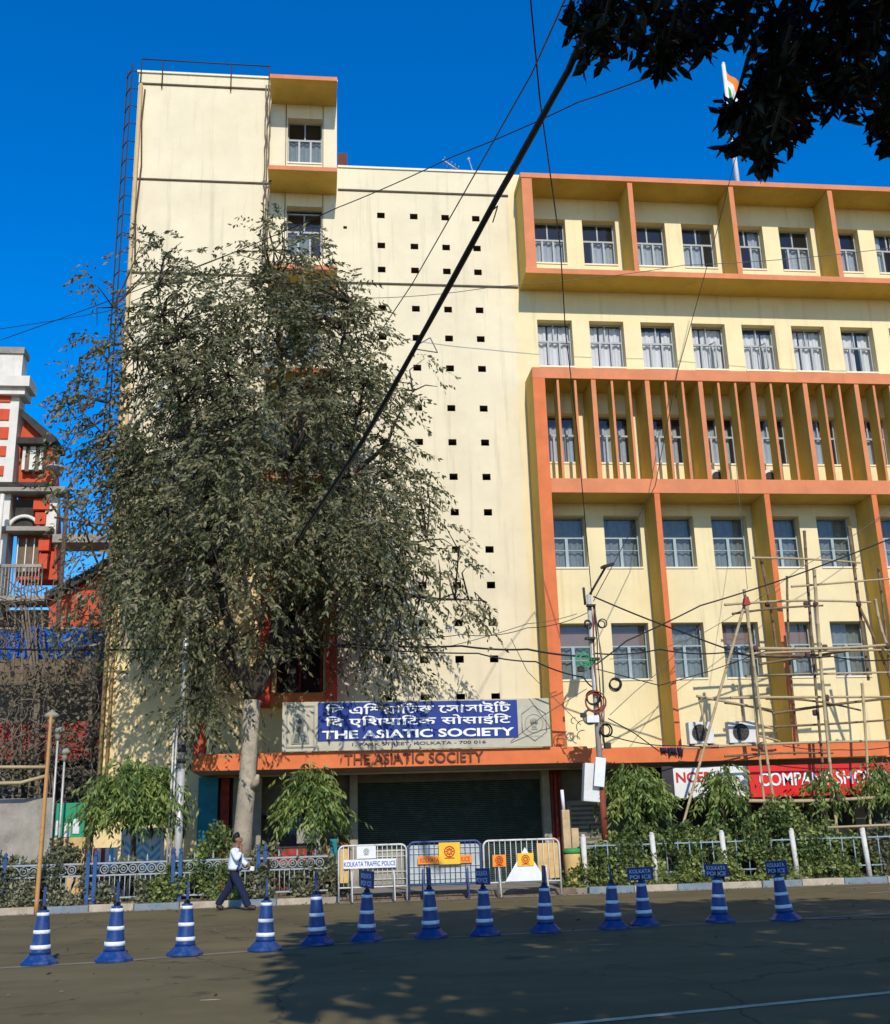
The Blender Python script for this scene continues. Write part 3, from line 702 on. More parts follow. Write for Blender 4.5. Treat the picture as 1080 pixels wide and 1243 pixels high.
# ------------------------------------------------------------------ shop signs
def board(name, x0, x1, z0, z1, y, m, label, cat='signboard', t=.12):
    e = empty(name, ((x0+x1)/2, y, z0)); tag(e, label, cat)
    b = MB(); b.box(x0, x1, y, y+t, z0, z1); b.build('panel', m, e, bevel=.01)
    return e
shy = CY+.32
SX0, SX1, SX2 = at(803,940,CY+.32).x, at(817,940,CY+.32).x, at(907,940,CY+.32).x
s1 = board('shop_sign', SX1, SX2, 2.46, 3.36, shy, 'shop_white', 'white shop sign with red lettering under the orange canopy')
text('NCER', at(864,940,shy).x-at(820,940,shy).x, .30, 'lettering', 'ink_red', s1, ((at(864,940,shy).x+at(820,940,shy).x)/2, shy-.001, 3.07), .02, .02)
text('Home Appliances', 1.7, .15, 'lettering', 'ink_dark', s1, (11.95, shy-.001, 2.66), .01, .0)
s2 = board('shop_sign', SX2+.01, 20.2, 2.43, 3.36, shy+.004, 'shop_red', 'long red shop sign with white lettering behind the scaffolding')
tx0, tx1 = at(921,945,shy).x, at(1122,945,shy).x
text('COMPANY SHOWROOM', tx1-tx0, .40, 'lettering', 'sign_white', s2, ((tx0+tx1)/2, shy+.003, 2.95), .02, .012)
for x in (14.95, 16.6, 18.4):
    b = MB(); b.box(x-.012, x+.012, shy-.006, shy+.003, 2.43, 3.36); b.build('panel_joint', 'ink_dark', s2)
s3 = board('hanging_board', SX0, SX1-.02, 2.6, 3.4, shy-.02, 'mural_dark', 'small dark board hanging beside the white shop sign', 'board', .06)
# rag bundle on the canopy edge
b = MB()
for i in range(9):
    a = random.uniform(0, 6.3); x = 10.2+.075*i; b.tube([(x,CY+.2,3.93),(x+.05*math.cos(a),CY+.12,3.86),(x+.02,CY+.14,3.72+.08*math.sin(a))], [.03,.05,.015], 6)
tag(b.build('rag_bundle', 'trousers'), 'dark knotted rags hanging on the orange canopy edge', 'rags')

# ------------------------------------------------------------------ air conditioners on the canopy
def ac_unit(x, wdt, label):
    y = CY+.5; e = empty('air_conditioner', (x, y, 4.0)); tag(e, label, 'air conditioner', 'outdoor units on the canopy')
    z0, h = 4.06, .66
    b = MB(); b.box(x-wdt/2, x+wdt/2, y, y+.3, z0, z0+h); b.build('casing', 'ac_white', e, bevel=.02)
    fx = x-wdt*.06
    b = MB(); b.lathe([(.25,0),(.25,.02)], 24, c=(0,0,0)); 
    b.v = [(fx+vx, y-.006-vz, z0+h/2+vy) for vx, vy, vz in b.v]; b.build('fan_opening', 'iron_dark', e)
    g = MB()
    for rr in (.25, .17, .09): g.ring((fx,y-.035,z0+h/2), rr, .008, 'y', 24, 5)
    for i in range(8):
        a = i*math.pi/4; g.tube([(fx+.05*math.cos(a),y-.035,z0+h/2+.05*math.sin(a)),(fx+.25*math.cos(a+.5),y-.035,z0+h/2+.25*math.sin(a+.5))], .012, 5)
    g.build('fan_grille', 'cable_grey', e)
    for s in (-1, 1):
        b = MB(); b.box(x+s*wdt*.38-.04, x+s*wdt*.38+.04, y+.02, y+.28, 3.99, 4.058); b.build('foot', 'iron_dark', e)
ac_unit(11.62, .78, 'white air conditioner unit with pipes on canopy, nearer the orange pilaster')
ac_unit(12.92, .86, 'larger white air conditioner unit with round fan beside the bamboo poles')
def mini_ac(x, label):
    y = FY+.75; z0 = 12.9; e = empty('air_conditioner', (x, y, z0)); tag(e, label, 'air conditioner', 'outdoor units behind the fins')
    b = MB(); b.box(x-.35, x+.35, y, y+.28, z0, z0+.58); b.build('casing', 'ac_white', e, bevel=.02)
    g = MB(); g.lathe([(.2,0),(.2,.02)], 20); g.v = [(x-.1+vx, y-.006-vz, z0+.29+vy) for vx, vy, vz in g.v]; g.build('fan_opening', 'iron_dark', e)
    g = MB(); g.ring((x-.1,y-.035,z0+.29), .2, .01, 'y', 20, 5); g.tube([(x-.3,y-.035,z0+.29),(x+.1,y-.035,z0+.29)], .01, 5); g.build('fan_grille', 'cable_grey', e)
mini_ac(13.75, 'white outdoor cooling unit behind the fins, left of the two')
mini_ac(15.65, 'white outdoor cooling unit behind the fins, right of the two')

# ------------------------------------------------------------------ roof things: flagpole, aerials
FX = at(894,214,36).x
fp = empty('flagpole', (FX, 36.0, 24.7)); tag(fp, 'white flagpole with tricolour flag on the roof', 'flagpole')
b = MB(); b.tube([(FX,36,24.7),(FX,36,31.5)], [.10,.075], 10); b.lathe([(.02,0),(.08,.05),(.02,.12)], 10, c=(FX,36,31.5)); b.build('pole', 'board_white', fp)
fl = []
for k, m in enumerate(('flag_orange', 'flag_white', 'flag_green')):
    b = MB(); n = 10
    for i in range(n):
        def P(i, q): 
            t = i/n; z = 31.35-q*.36 - t*(.95+.1*q); return (FX+.05+(.62-.19*q)*t, 36+.10*math.sin(t*7+q), z)
        b.face([P(i,k+1), P(i+1,k+1), P(i+1,k), P(i,k)], 0, True)
    b.build('flag_stripe', m, fp)
b = MB(); c = Vector((4.9, DY+.4, 25.3))
b.tube([c, c+Vector((.0,0,.35))], .02, 6); b.tube([c+Vector((-.35,0,.75)), c+Vector((.28,0,.28))], .028, 6)
for i in range(5): 
    q = c+Vector((-.3+.13*i,0,.70-.095*i)); b.tube([q+Vector((0,-.25,0)), q+Vector((0,.25,0))], .01, 5)
tag(b.build('roof_aerial', 'galv'), 'small tilted television aerial on the middle parapet', 'aerial')
b = MB(); c = Vector((5.75, DY+.4, 25.3)); b.tube([c, c+Vector((-.22,0,.9))], .014, 6); b.tube([c+Vector((-.27,0,.8)), c+Vector((-.15,0,.86))], .02, 6)
tag(b.build('roof_aerial', 'galv'), 'thin leaning rod aerial on the parapet beside the orange frame', 'aerial')

# ------------------------------------------------------------------ traffic cones
def make_cone():
    e = empty('traffic_cone')
    b = MB(); b.lathe([(.31,0),(.31,.045),(.265,.075),(.175,.16)], 8, 0, smooth=False, phase=R(22.5)); b.build('base', 'blue_plastic', e, bevel=.008)
    prof = [(.172,.158),(.165,.20),(.155,.26),(.128,.50),(.098,.78),(.09,.83),(.05,.84)]
    b = MB(); b.lathe(prof, 24); b.build('body', 'blue_plastic', e)
    f = lambda z: .172-.082*(z-.158)/.672+.006
    for z0, z1 in ((.235,.30), (.47,.53), (.745,.80)):
        b = MB(); b.lathe([(f(z0)-.01,z0),(f(z0),z0+.003),(f(z1),z1-.003),(f(z1)-.01,z1)], 24); b.build('reflective_band', 'white_band', e)
    b = MB(); b.lathe([(.055,.838),(.055,.87),(.03,.90),(.028,1.0)], 12); b.build('stub', 'black_rubber', e)
    return e
def plaque(e, wd, h, z, txt=True):
    b = MB(); b.box(-wd/2, wd/2, -.018, .018, z, z+h); p = b.build('plaque', 'plaque_blue'); p.parent = e
    if txt:
        for s, zz in (('KOLKATA', z+h*.70), ('POLICE', z+h*.27)):
            t = text(s, wd*.82, h*.30, 'plaque_lettering', 'plaque_text', None, (0, 0, 0), .004, .01); t.parent = p; t.location = (0, -.0185, zz)
    return p
pc = make_cone()
CP = [(45,1172),(136,1168),(223,1161),(321,1155),(385,1148),(445,1143),(524,1139),(590,1136),(664,1132),(747,1128),(785,1124),(877,1120),(957,1118)]
CL = ['leftmost blue traffic cone in the road, nearest the bamboo pole', 'second blue traffic cone from the left, in sunlight', 'third blue traffic cone from the left, left of the walking person',
      'fourth blue traffic cone from the left, right of the walking person', 'fifth blue traffic cone from the left, last in full sun before the barriers',
      'blue traffic cone in front of the white barrier with blue lettering', 'blue traffic cone in front of the navy barrier with the orange board',
      'blue traffic cone with turned plaque between the navy barrier and the third barrier', 'blue traffic cone before the right-hand barrier with the white triangle',
      'bare-topped blue traffic cone left of the cone with the first square-on plaque', 'blue traffic cone whose plaque faces us, beside a bare-topped cone', 'second blue traffic cone from the right, plaque facing us', 'rightmost blue traffic cone, leaning slightly, with a half-turned plaque']
#        plaque yaw (None = bare rod), width
PQ = [(-88,.34),(-91,.34),(-89,.34),(-90,.34),(-88,.34),(-58,.42),(-83,.42),(-52,.42),(-84,.42),(-90,.3),(4,.52),(-8,.46),(-48,.46)]
for i, (q, lb, (ya, wd)) in enumerate(zip(CP, CL, PQ)):
    e = pc if i == 0 else None
    g = ground(*q); e = copy_tree(pc)
    e.location = (g.x, g.y+.12, .003); e.rotation_euler = (0, 0, random.uniform(-.4, .4)); e.scale = (.90*random.uniform(.975, 1.02),)*3; lean = (R(random.gauss(0, 1.3)), R(random.gauss(0, 1.3)))
    va = math.atan2(g.x, g.y)                # bearing of the cone from the road's axis
    tag(e, lb, 'traffic cone', 'blue cones along the lane line')
    ex, h, z = (.30, .30, .90) if i < 5 else (wd, .30, .91)
    if i >= 10: h, z = .25, .86
    elif i == 9: ex = .12
    p = plaque(e, ex, h, z, i in (5, 7, 10, 11, 12)); p.rotation_euler = (0, 0, R(ya) - va - e.rotation_euler.z)
    e.rotation_euler = (*lean, e.rotation_euler.z)
    if i == 12: e.rotation_euler = (0, R(-4), 0)
drop(pc)

# ------------------------------------------------------------------ crowd barriers in front of the gate
def barrier(x0, x1, y, yaw, m, bars, label, h=1.42, z0=.03):
    cx = (x0+x1)/2; wd = x1-x0; e = empty('crowd_barrier', (0, 0, 0)); tag(e, label, 'barrier', 'barriers closing the gate')
    r = .15; b = MB(); zb = .38
    pts = [(-wd/2, 0, z0), (-wd/2, 0, h-r)] + [(-wd/2+r-r*math.cos(a), 0, h-r+r*math.sin(a)) for a in [R(15*i) for i in range(1, 7)]]
    pts += [(wd/2-r+r*math.sin(a), 0, h-r+r*math.cos(a)) for a in [R(15*i) for i in range(0, 7)]] + [(wd/2, 0, z0)]
    b.tube(pts, .026, 8); b.build('rail_frame', m, e)
    b = MB(); b.tube([(-wd/2,0,zb),(wd/2,0,zb)], .022, 8); b.build('bottom_rail', m, e)
    proto = MB(); proto.tube([(0,0,zb),(0,0,h)], .011, 6); po = proto.build('bar', m)
    for i in range(bars):
        c = po.copy(); col.objects.link(c); c.parent = e; c.location = (-wd/2+wd*(i+1)/(bars+1), 0, 0)
    drop(po)
    for s in (-.62, .62):
        b = MB(); b.tube([(s*wd/2,-.28,z0),(s*wd/2,-.03,zb+.35),(s*wd/2,.0,zb+.4)], .022, 8); b.build('leg', m, e)
        b = MB(); b.tube([(s*wd/2,.28,z0),(s*wd/2,.03,zb+.35)], .022, 8); b.build('leg', m, e)
    e.location = (cx, y, 0); e.rotation_euler = (0, 0, yaw)
    return e
def on(e, name, x0, x1, z0, z1, m, y=-.05, t=.012, parent=None):
    b = MB(); b.box(x0, x1, y, y+t, z0, z1); o = b.build(name, m); o.parent = parent or e; return o
def emblem(e, x, z, r, y, m='ink_red'):
    b = MB(); b.ring((x,y,z), r, r*.11, 'y', 22, 5); b.ring((x,y,z), r*.55, r*.10, 'y', 16, 5)
    for i in range(8):
        a = i*math.pi/4; b.tube([(x+r*.2*math.cos(a),y,z+r*.2*math.sin(a)),(x+r*math.cos(a),y,z+r*math.sin(a))], r*.06, 5)
    b.box(x-r, x+r, y-.003, y+.003, z-r*1.35, z-r*1.15); o = b.build('emblem', m); o.parent = e; return o
def lett(e, s, wd, h, m, x, z, y): 
    t = text(s, wd, h, 'lettering', m, None, (0,0,0), .004, .012); t.parent = e; t.location = (x, y, z)
gx = lambda px: at(px, 1080, 29.95).x
B1 = barrier(gx(411), gx(494), 29.95, R(1.5), 'steel_white', 13, 'white tubular barrier with blue lettered police board before the shutter')
w1 = gx(494)-gx(411)
on(B1, 'board', -w1/2+.12, w1/2-.28, .85, 1.07, 'board_white'); lett(B1, 'KOLKATA TRAFFIC POLICE', 1.34, .12, 'ink_blue', -.08, .96, -.051)
on(B1, 'poster', -.42, .08, 1.09, 1.40, 'board_white', -.045); emblem(B1, -.17, 1.27, .07, -.05, 'relief_grey')
on(B1, 'poster', -.85, -.62, .5, 1.35, 'bin_yellow', .03)
for zz in (.56, .74, 1.12, 1.26): on(B1, 'cross_wire', -.02, w1/2-.02, zz, zz+.014, 'steel_white', .0, .014)
on(B1, 'lit_shutter_sheet', -.10, w1/2-.06, .42, 1.30, 'plaster_grey', .05, .006)  # added sheet, toned like the sunlit lower shutter behind the bars
B2 = barrier(gx(497), gx(585), 30.0, R(-2), 'steel_navy', 13, 'navy steel barrier with orange board and yellow emblem in mid gate', 1.46)
on(B2, 'board', -.72, .72, .90, 1.10, 'board_orange'); lett(B2, 'KOLKATA TRAFFIC POLICE', 1.32, .12, 'ink_red', 0, 1.0, -.051)
on(B2, 'emblem_board', -.16, .40, .88, 1.43, 'board_yellow', -.075); emblem(B2, .12, 1.2, .13, -.08)
for zz in (.52, .68, .84, 1.16, 1.3): on(B2, 'cross_wire', -.97, .97, zz, zz+.013, 'steel_white', .012, .012)
on(B2, 'lit_shutter_sheet', -.98, .98, .42, 1.38, 'lit_shutter_pale', .05, .006)  # backing panel, paled to stand in for the sunlit shutter
B3 = barrier(gx(588), gx(681), 29.9, R(1), 'steel_white', 13, 'white tubular barrier with white triangle and yellow emblem right of the gate', 1.44)
b = MB(); b.prism([(-.48,.40),(.62,.40),(.08,1.25)], -.06, -.05); o = b.build('triangle_board', 'board_white'); o.parent = B3
on(B3, 'emblem_board', -.14, .30, .78, 1.10, 'board_yellow', -.085); emblem(B3, .08, .95, .10, -.09)
on(B3, 'emblem_board', -.80, -.44, .78, 1.08, 'board_orange', -.06); emblem(B3, -.62, .94, .10, -.066)
on(B3, 'cardboard_sheet', .42, 1.0, .45, 1.34, 'bin_yellow', .03, .02)
bn_ = empty('litter_bin', (at(697,1075,30.9).x, 30.95, .15)); tag(bn_, 'green and yellow waste drum beside the white fence post', 'bin')
bx = bn_.location.x
b = MB(); b.lathe([(.2,0),(.23,.05),(.24,.85),(.23,.88)], 14, c=(bx,30.95,.15)); b.build('drum', 'bin_yellow', bn_)
b = MB(); b.lathe([(.25,0),(.26,.04),(.26,.1),(.2,.14)], 14, c=(bx,30.95,1.03)); b.build('rim', 'bin_green', bn_)
wp = empty('wooden_post', (at(691,1070,31.3).x, 31.3, .15)); tag(wp, 'broken pale wooden post behind the right barrier', 'post')
px_ = wp.location.x
b = MB(); b.box(px_-.12, px_+.10, 31.2, 31.4, .15, 2.2); b.box(px_+.12, px_+.33, 31.22, 31.42, .15, 1.7); b.build('timber', 'wood_raw', wp, bevel=.02)
b = MB(); b.tube([(px_-.05,31.28,2.2),(px_-.07,31.28,2.75)], .05, 7); b.build('stub', 'board_white', wp)

# ------------------------------------------------------------------ railings along the kerb
FZ = .15
def old_fence(x0, x1, label):
    y = KY+.42; e = empty('railing', ((x0+x1)/2, y, FZ)); tag(e, label, 'railing', 'ornamental railing along the left pavement')
    for z, r in ((.16, .02), (.72, .02), (1.02, .022)):
        b = MB(); b.box(x0+.1, x1-.1, y-r, y+r, z+FZ-r, z+FZ+r); b.build('rail', 'fence_pale', e)
    for sx in (x0+.06, x0+.24):
        b = MB(); b.box(sx-.05, sx+.05, y-.05, y+.05, FZ, FZ+1.2); b.lathe([(.05,0),(.03,.05),(.055,.1),(.0,.17)], 8, c=(sx,y,FZ+1.2)); b.build('post', 'fence_dark', e)
    proto = MB(); proto.tube([(0,0,.16),(0,0,.72)], .013, 6); po = proto.build('bar', 'fence_pale')
    n = int((x1-x0-.4)/.13)
    for i in range(n): inst(po, e, (x0+.36+.13*i, y, FZ))
    drop(po)
    rp = MB(); rp.ring((0,0,0), .105, .016, 'y', 14, 5); rp.ring((0,0,0), .045, .014, 'y', 10, 5); ro = rp.build('ornament_ring', 'fence_pale')
    n2 = int((x1-x0-.4)/.24)
    for i in range(n2): inst(ro, e, (x0+.48+.24*i, y, FZ+.87))
    drop(ro)
    sp = MB(); sp.lathe([(.012,0),(.035,.04),(.02,.08),(.028,.11),(0.001,.2)], 6); so = sp.build('spike', 'fence_pale')
    for i in range(n2//2): inst(so, e, (x0+.6+.48*i, y, FZ+1.04))
    drop(so)
xs_ = [-10.6, -8.3, -6.03, -3.85, -1.65, .35]
for i, (a, b_) in enumerate(zip(xs_[:-1], xs_[1:])):
    old_fence(a, b_, ['ornamental blue and pale railing at the photo\'s left edge', 'ornamental railing between bamboo pole and round weeping tree', 'ornamental railing in front of the round weeping tree',
                      'ornamental railing right behind the walking person', 'ornamental railing panel next to the white barrier'][i])
def post_fence(x0, x1, label, rail=False, lean=0.):
    y = KY+.42; e = empty('railing', (x0, y, FZ)); tag(e, label, 'railing', 'post and bar railing along the right pavement')
    b = MB(); b.tube([(x0,y,0.1),(x0+lean,y,FZ+1.32)], .075, 8); b.lathe([(.075,0),(.05,.05),(.01,.06)], 8, c=(x0+lean,y,FZ+1.32)); b.build('post', 'concrete_white', e)
    for z in (.3, 1.05):
        b = MB(); b.box(x0+.08, x1-.08, y-.015, y+.015, FZ+z, FZ+z+.035); b.build('rail', 'steel_blue', e)
    if rail:
        b = MB(); b.tube([(x0-1.1,y-.05,FZ+1.36),(x1,y-.05,FZ+1.4)], .035, 7); b.build('rail', 'bamboo', e)
    proto = MB(); proto.tube([(0,0,.1),(0,0,1.12)], .017, 6); po = proto.build('bar', 'steel_blue')
    n = 5
    for i in range(n): inst(po, e, (x0+(x1-x0)*(i+1)/(n+1), y, FZ))
    drop(po)
fx = [at(712,1085,30.7).x, at(798,1075,30.7).x, at(884,1075,30.7).x, at(970,1075,30.7).x, at(1057,1070,30.7).x, at(1150,1070,30.7).x]
for i in range(5):
    post_fence(fx[i], fx[i+1], ['pale blue bar railing whose white post stands beside the waste drum', 'pale blue bar railing second from the gate', 'pale blue bar railing half buried in bushes in the middle of the hedge', 'pale blue bar railing hidden by the tallest bushes', 'pale blue bar railing with bamboo top rail at the photo\'s right edge'][i], i == 4, -.05 if i else 0)

# ------------------------------------------------------------------ shrubs
def shrub(name, c, rx, ry, h, n, leaf, m, label, cat='shrub', group=None, stems=5, half=.36):
    e = empty(name, c); tag(e, label, cat, group)
    c = np.array(c)
    seed = random.random()*50
    u = RNG.normal(size=(n*3, 3)); u = unit(u); rad = RNG.uniform(.45, 1, n*3)**.5
    q = u*rad[:, None]; q[:, 2] = np.abs(q[:, 2])*1.0
    P = c + q*np.array([rx, ry, h])
    nn = np.array([noise.noise((p[0]*1.7+seed, p[1]*1.7, p[2]*1.9)) for p in P])
    bul = np.array([noise.noise((d[0]*1.6+seed, d[1]*1.6, d[2]*1.6)) for d in u])
    P = c + (P-c)*(1+.35*bul)[:, None]
    P = P[nn > -.12][:n]; uu = u[nn > -.12][:n]
    P[:, 2] = np.maximum(P[:, 2], .17)
    D = uu*.7 + RNG.normal(size=uu.shape)*.6; D[:, 2] += .1
    V, Fq = leaves(P, D, leaf*RNG.uniform(.6, 1.3, len(P)), leaf*half*RNG.uniform(.8, 1.2, len(P)))
    np_mesh('foliage', V, Fq, m, e)
    b = MB()
    for i in range(stems):
        a = random.uniform(0, 6.28); t = Vector((math.cos(a)*rx*.6, math.sin(a)*ry*.6, h*random.uniform(.6, .95)))
        b.tube([Vector(c)+t*.04, Vector(c)+t*.5+Vector((0,0,.05)), Vector(c)+t], [.022, .015, .006], 5)
    b.build('stem', 'bark_dark', e)
    return e
gL, gR = 'bushes behind the left railing', 'bushes behind the right railing'
hy = KY+.72
lab = ['bush at the photo\'s left edge below the grey wall', 'bush between the bamboo pole and the round weeping tree', 'low bush under the round weeping tree', 'bush between the round weeping tree and the walking person', 'taller bush behind the walking person\'s head', 'dusty bush between walking person and cone-shaped weeping tree', 'dusty bush under the cone-shaped weeping tree']
for i, (px, h, rx, mm, n) in enumerate([(15, 1.35, 1.0, 'leaf_hedge_dusty', 2600), (78, 1.5, .95, 'leaf_hedge_dusty', 2600), (150, .95, .9, 'leaf_hedge_dusty', 1900), (215, 1.0, .9, 'leaf_hedge', 2000), (264, 1.75, .85, 'leaf_hedge', 2600), (325, 1.15, .85, 'leaf_hedge_dusty', 2200), (385, .95, .8, 'leaf_hedge_dusty', 1800)]):
    shrub('shrub', (at(px, 1090, hy).x, hy, .16), rx, .55, h*1.06, int(n*1.25), .12, mm, lab[i], group=gL)
lab = ['small bush beside the waste drum at the gate', 'bush round the foot of the street lamp pole', 'bush under the leftmost weeping tree of the right side', 'bush between first and second white fence posts', 'bush behind the third white fence post', 'large bush behind the second cone from the right', 'tallest bright bush behind the rightmost cone', 'bush left of the bamboo scaffold pole foot', 'bush at the foot of the scaffold pole', 'bush at the photo\'s right edge']
for i, (px, h, rx, mm, n) in enumerate([(704, .8, .45, 'leaf_hedge', 1000), (732, 1.25, .75, 'leaf_hedge', 2200), (772, 1.7, .9, 'leaf_hedge', 3000), (825, 1.7, .9, 'leaf_hedge', 3000), (862, 1.35, .8, 'leaf_hedge', 2600), (905, 1.75, 1.0, 'leaf_hedge', 3400), (950, 2.0, 1.1, 'leaf_hedge', 4000), (995, 1.55, 1.0, 'leaf_hedge', 3200), (1035, 1.2, .8, 'leaf_hedge', 2300), (1085, 1.2, .9, 'leaf_hedge_dusty', 2300)]):
    shrub('shrub', (at(px, 1085, hy).x, hy+.08, .16), rx*1.08, .60, h*1.04, int(n*1.4), .125, mm, lab[i], group=gR)

# ------------------------------------------------------------------ weeping ashoka trees (long hanging leaves)
def ashoka(px, Y, z_top, z_bot, rx, label, shape='dome', n=330, trunk=.06, m='leaf_ashoka', nl=9):
    x = at(px, 1060, Y).x; e = empty('weeping_tree', (x, Y, .15)); tag(e, label, 'tree', 'weeping trees along the pavement')
    H = z_top - z_bot; O = []; Dr = []; Ls = []
    K = max(12, n//9)                                # drooping branch ends, each with its own bunch of leaves
    for k in range(K):
        t = (k+.5)/K*.92 + random.uniform(-.05, .05) if k else .0
        t = max(0, t); a = k*2.4 + random.uniform(-.5, .5)
        rr = rx*(math.sqrt(max(0, 1-(1-t)**2)) if shape == 'dome' else (.06+.80*t**.9))*random.uniform(.35, 1.05)
        z = z_top - H*t*.62 - random.uniform(-.12, .18)
        bx_, by_ = x+rr*math.cos(a), Y+rr*.85*math.sin(a); sz = random.uniform(.7, 1.25)
        for i in range(int(n/K*random.uniform(.6, 1.4))):
            g1, g2, g3 = random.gauss(0, .13*sz), random.gauss(0, .13*sz), random.gauss(0, .14*sz)
            O.append((bx_+g1, by_+g2, z+g3)); Dr.append((math.cos(a)*.4+g1*2.5, math.sin(a)*.4+g2*2.5, random.uniform(-.95, .05))); Ls.append(random.uniform(.25, .75)*sz)
    O = np.array(O); Dr = np.array(Dr); Ls = np.array(Ls); n = len(O)
    V, Fq = sprays(O, Dr, Ls, nl, .22, .030, droop=.25, down=.7)
    np_mesh('foliage', V, Fq, m, e)
    b = MB(); b.tube([(x,Y,.1),(x+.03,Y,z_bot*.6),(x-.02,Y,z_bot+.3*H),(x,Y,z_top-.2)], [trunk,trunk*.9,trunk*.7,.015], 8)
    b.build('trunk', 'bark_dark', e)
    b = MB()
    for i in range(26):
        o = O[random.randrange(n)]; z = max(z_bot*.8, o[2]-.5); b.tube([(x,Y,z),((x+o[0])/2,(Y+o[1])/2,o[2]-.05),tuple(o)], [.022,.014,.006], 5)
    b.build('branch', 'bark_dark', e)
ashoka(160, KY+1.2, 3.7, 1.55, 1.22, 'round umbrella-shaped weeping tree in front of the left wall', 'dome', 780, .09)
ashoka(376, KY+1.2, 3.55, 1.15, 1.05, 'cone-shaped weeping tree left of the shutter gate', 'cone', 360)
ashoka(778, KY+1.2, 3.4, 1.5, .70, 'weeping tree right beside the street lamp pole', 'dome', 330)
ashoka(886, KY+1.2, 3.25, 1.6, .52, 'weeping tree in front of the white shop sign', 'cone', 150)
ashoka(1012, KY+1.1, 3.25, 1.8, .48, 'thin weeping tree in front of the red shop sign', 'cone', 80, .05)
ashoka(1088, KY+1.2, 3.3, 1.6, .5, 'weeping tree cut by the photo\'s right edge', 'dome', 130)

# ------------------------------------------------------------------ the big street tree
TY = 31.3
bt = empty('street_tree', (at(297,1040,TY).x, TY, .15)); tag(bt, 'tall dusty grey-green street tree spreading in front of the tower', 'tree')
env = [(262,322,340),(285,305,365),(310,296,385),(335,262,402),(352,205,418),(375,165,440),(400,145,455),(430,122,472),(460,110,480),(500,96,490),(550,84,498),(600,96,506),(650,108,524),(690,108,535),(735,92,550),(765,105,522),(790,170,520),(815,205,512),(840,212,285),(880,225,268)]
ey = np.array([e_[0] for e_ in env]); el = np.array([e_[1] for e_ in env]); er = np.array([e_[2] for e_ in env])
def crown_pts(n, seed):
    out = []; k = 0
    while len(out) < n and k < n*30:
        k += 1
        py = random.uniform(275, 885); l_ = np.interp(py, ey, el)+14; r_ = np.interp(py, ey, er)-20
        px = random.uniform(75, 590)
        if not l_ <= px <= r_: continue
        u = (px-(l_+r_)/2)/max(1, (r_-l_)/2)
        if py > 725 and 330 < px < 402 and random.random() < .88: continue          # gap over the entrance balcony
        if py > 770 and px > 400 and random.random() < .72: continue
        if py > 800 and 280 < px < 345: continue
        hd = 3.3*math.sqrt(max(.03, 1-u*u))*min(1, (py-235)/140)
        Y = TY-.2+random.uniform(-1, 1)*hd
        if Y > 34.4: Y = 34.4-random.random()*.5
        p = at(px, py, TY); p = Vector((p.x, Y, p.z))
        nn = noise.noise((p.x*.55+seed, p.y*.55, p.z*.55)) + .5*noise.noise((p.x*1.5, p.y*1.5+seed, p.z*1.5))
        edge = abs(u) > .8 or py < 380
        if nn < (.0 if not edge else .08): continue
        if px < 165 and random.random() < .5: continue
        out.append(p)
    return out
cc = crown_pts(490, 3.1); cp = []; cd = []
for c_ in cc:
    sz = random.uniform(.28, .62)
    for i in range(int(random.uniform(6, 18))):
        g_ = Vector((random.gauss(0, sz), random.gauss(0, sz), random.gauss(0, sz*.75)))
        if c_.y+g_.y > 34.6: g_.y = 34.5-c_.y
        cp.append(c_+g_); cd.append(g_/sz)
# sprigs that stand out of the outline
for (px, py, n) in ((180,300,9),(192,312,9),(205,318,12),(215,335,10),(330,275,10),(85,490,12),(78,560,14),(120,340,10),(100,480,14),(575,738,14),(560,735,12),(548,668,10),(520,600,8),(95,740,12),(512,440,4),(120,410,10),(90,600,12),(505,770,10),(480,810,8),(455,825,6),(500,815,6),(250,800,40),(235,850,30),(255,850,18)):
    for i in range(n): cp.append(at(px+random.gauss(0,9), py+random.gauss(0,9), TY+random.uniform(-1.2,1.2))); cd.append(Vector((0,0,0)))
O = np.array([tuple(p) for p in cp]); cen = np.array([at(310,560,TY).x, TY, at(310,560,TY).z])
Dr = unit((O-cen)*np.array([1,1,.5]))*.55 + np.array([tuple(v) for v in cd])*.6 + RNG.normal(size=O.shape)*.35; Dr[:,2] -= .15
V, Fq = sprays(O, Dr, RNG.uniform(.5, .95, len(O)), 13, .19, .034, droop=.45, down=.35)
np_mesh('crown', V, Fq, 'leaf_dusty', bt)
b = MB()
tp = [at(px,py,TY) for px,py in ((292,1045),(295,1005),(300,950),(303,900),(306,850))]
b.tube(tp, [.33,.25,.235,.225,.235], 14)
b.tube([at(306,955,TY-.1), at(311,948,TY-.22), at(313,940,TY-.25)], [.13,.10,.04], 8)
b.build('trunk', 'bark', bt)
b = MB(); fork = at(306,848,TY)
limbs = [[(306,848),(330,780),(345,690),(352,560),(340,420),(332,300)], [(306,848),(285,780),(262,690),(240,580),(215,470),(200,380)], [(306,848),(275,800),(215,740),(165,700),(120,690)], [(306,848),(350,770),(410,700),(470,660),(520,650)],
         [(330,780),(380,680),(420,580),(440,480),(430,410)], [(262,690),(200,620),(150,560),(110,520)], [(345,690),(300,600),(290,500),(270,420)], [(410,700),(470,720),(530,735),(580,738)], [(352,560),(400,480),(425,400)], [(285,780),(240,800),(225,850)], [(215,470),(170,430),(140,380)], [(420,580),(470,540),(500,480)]]
tips = []
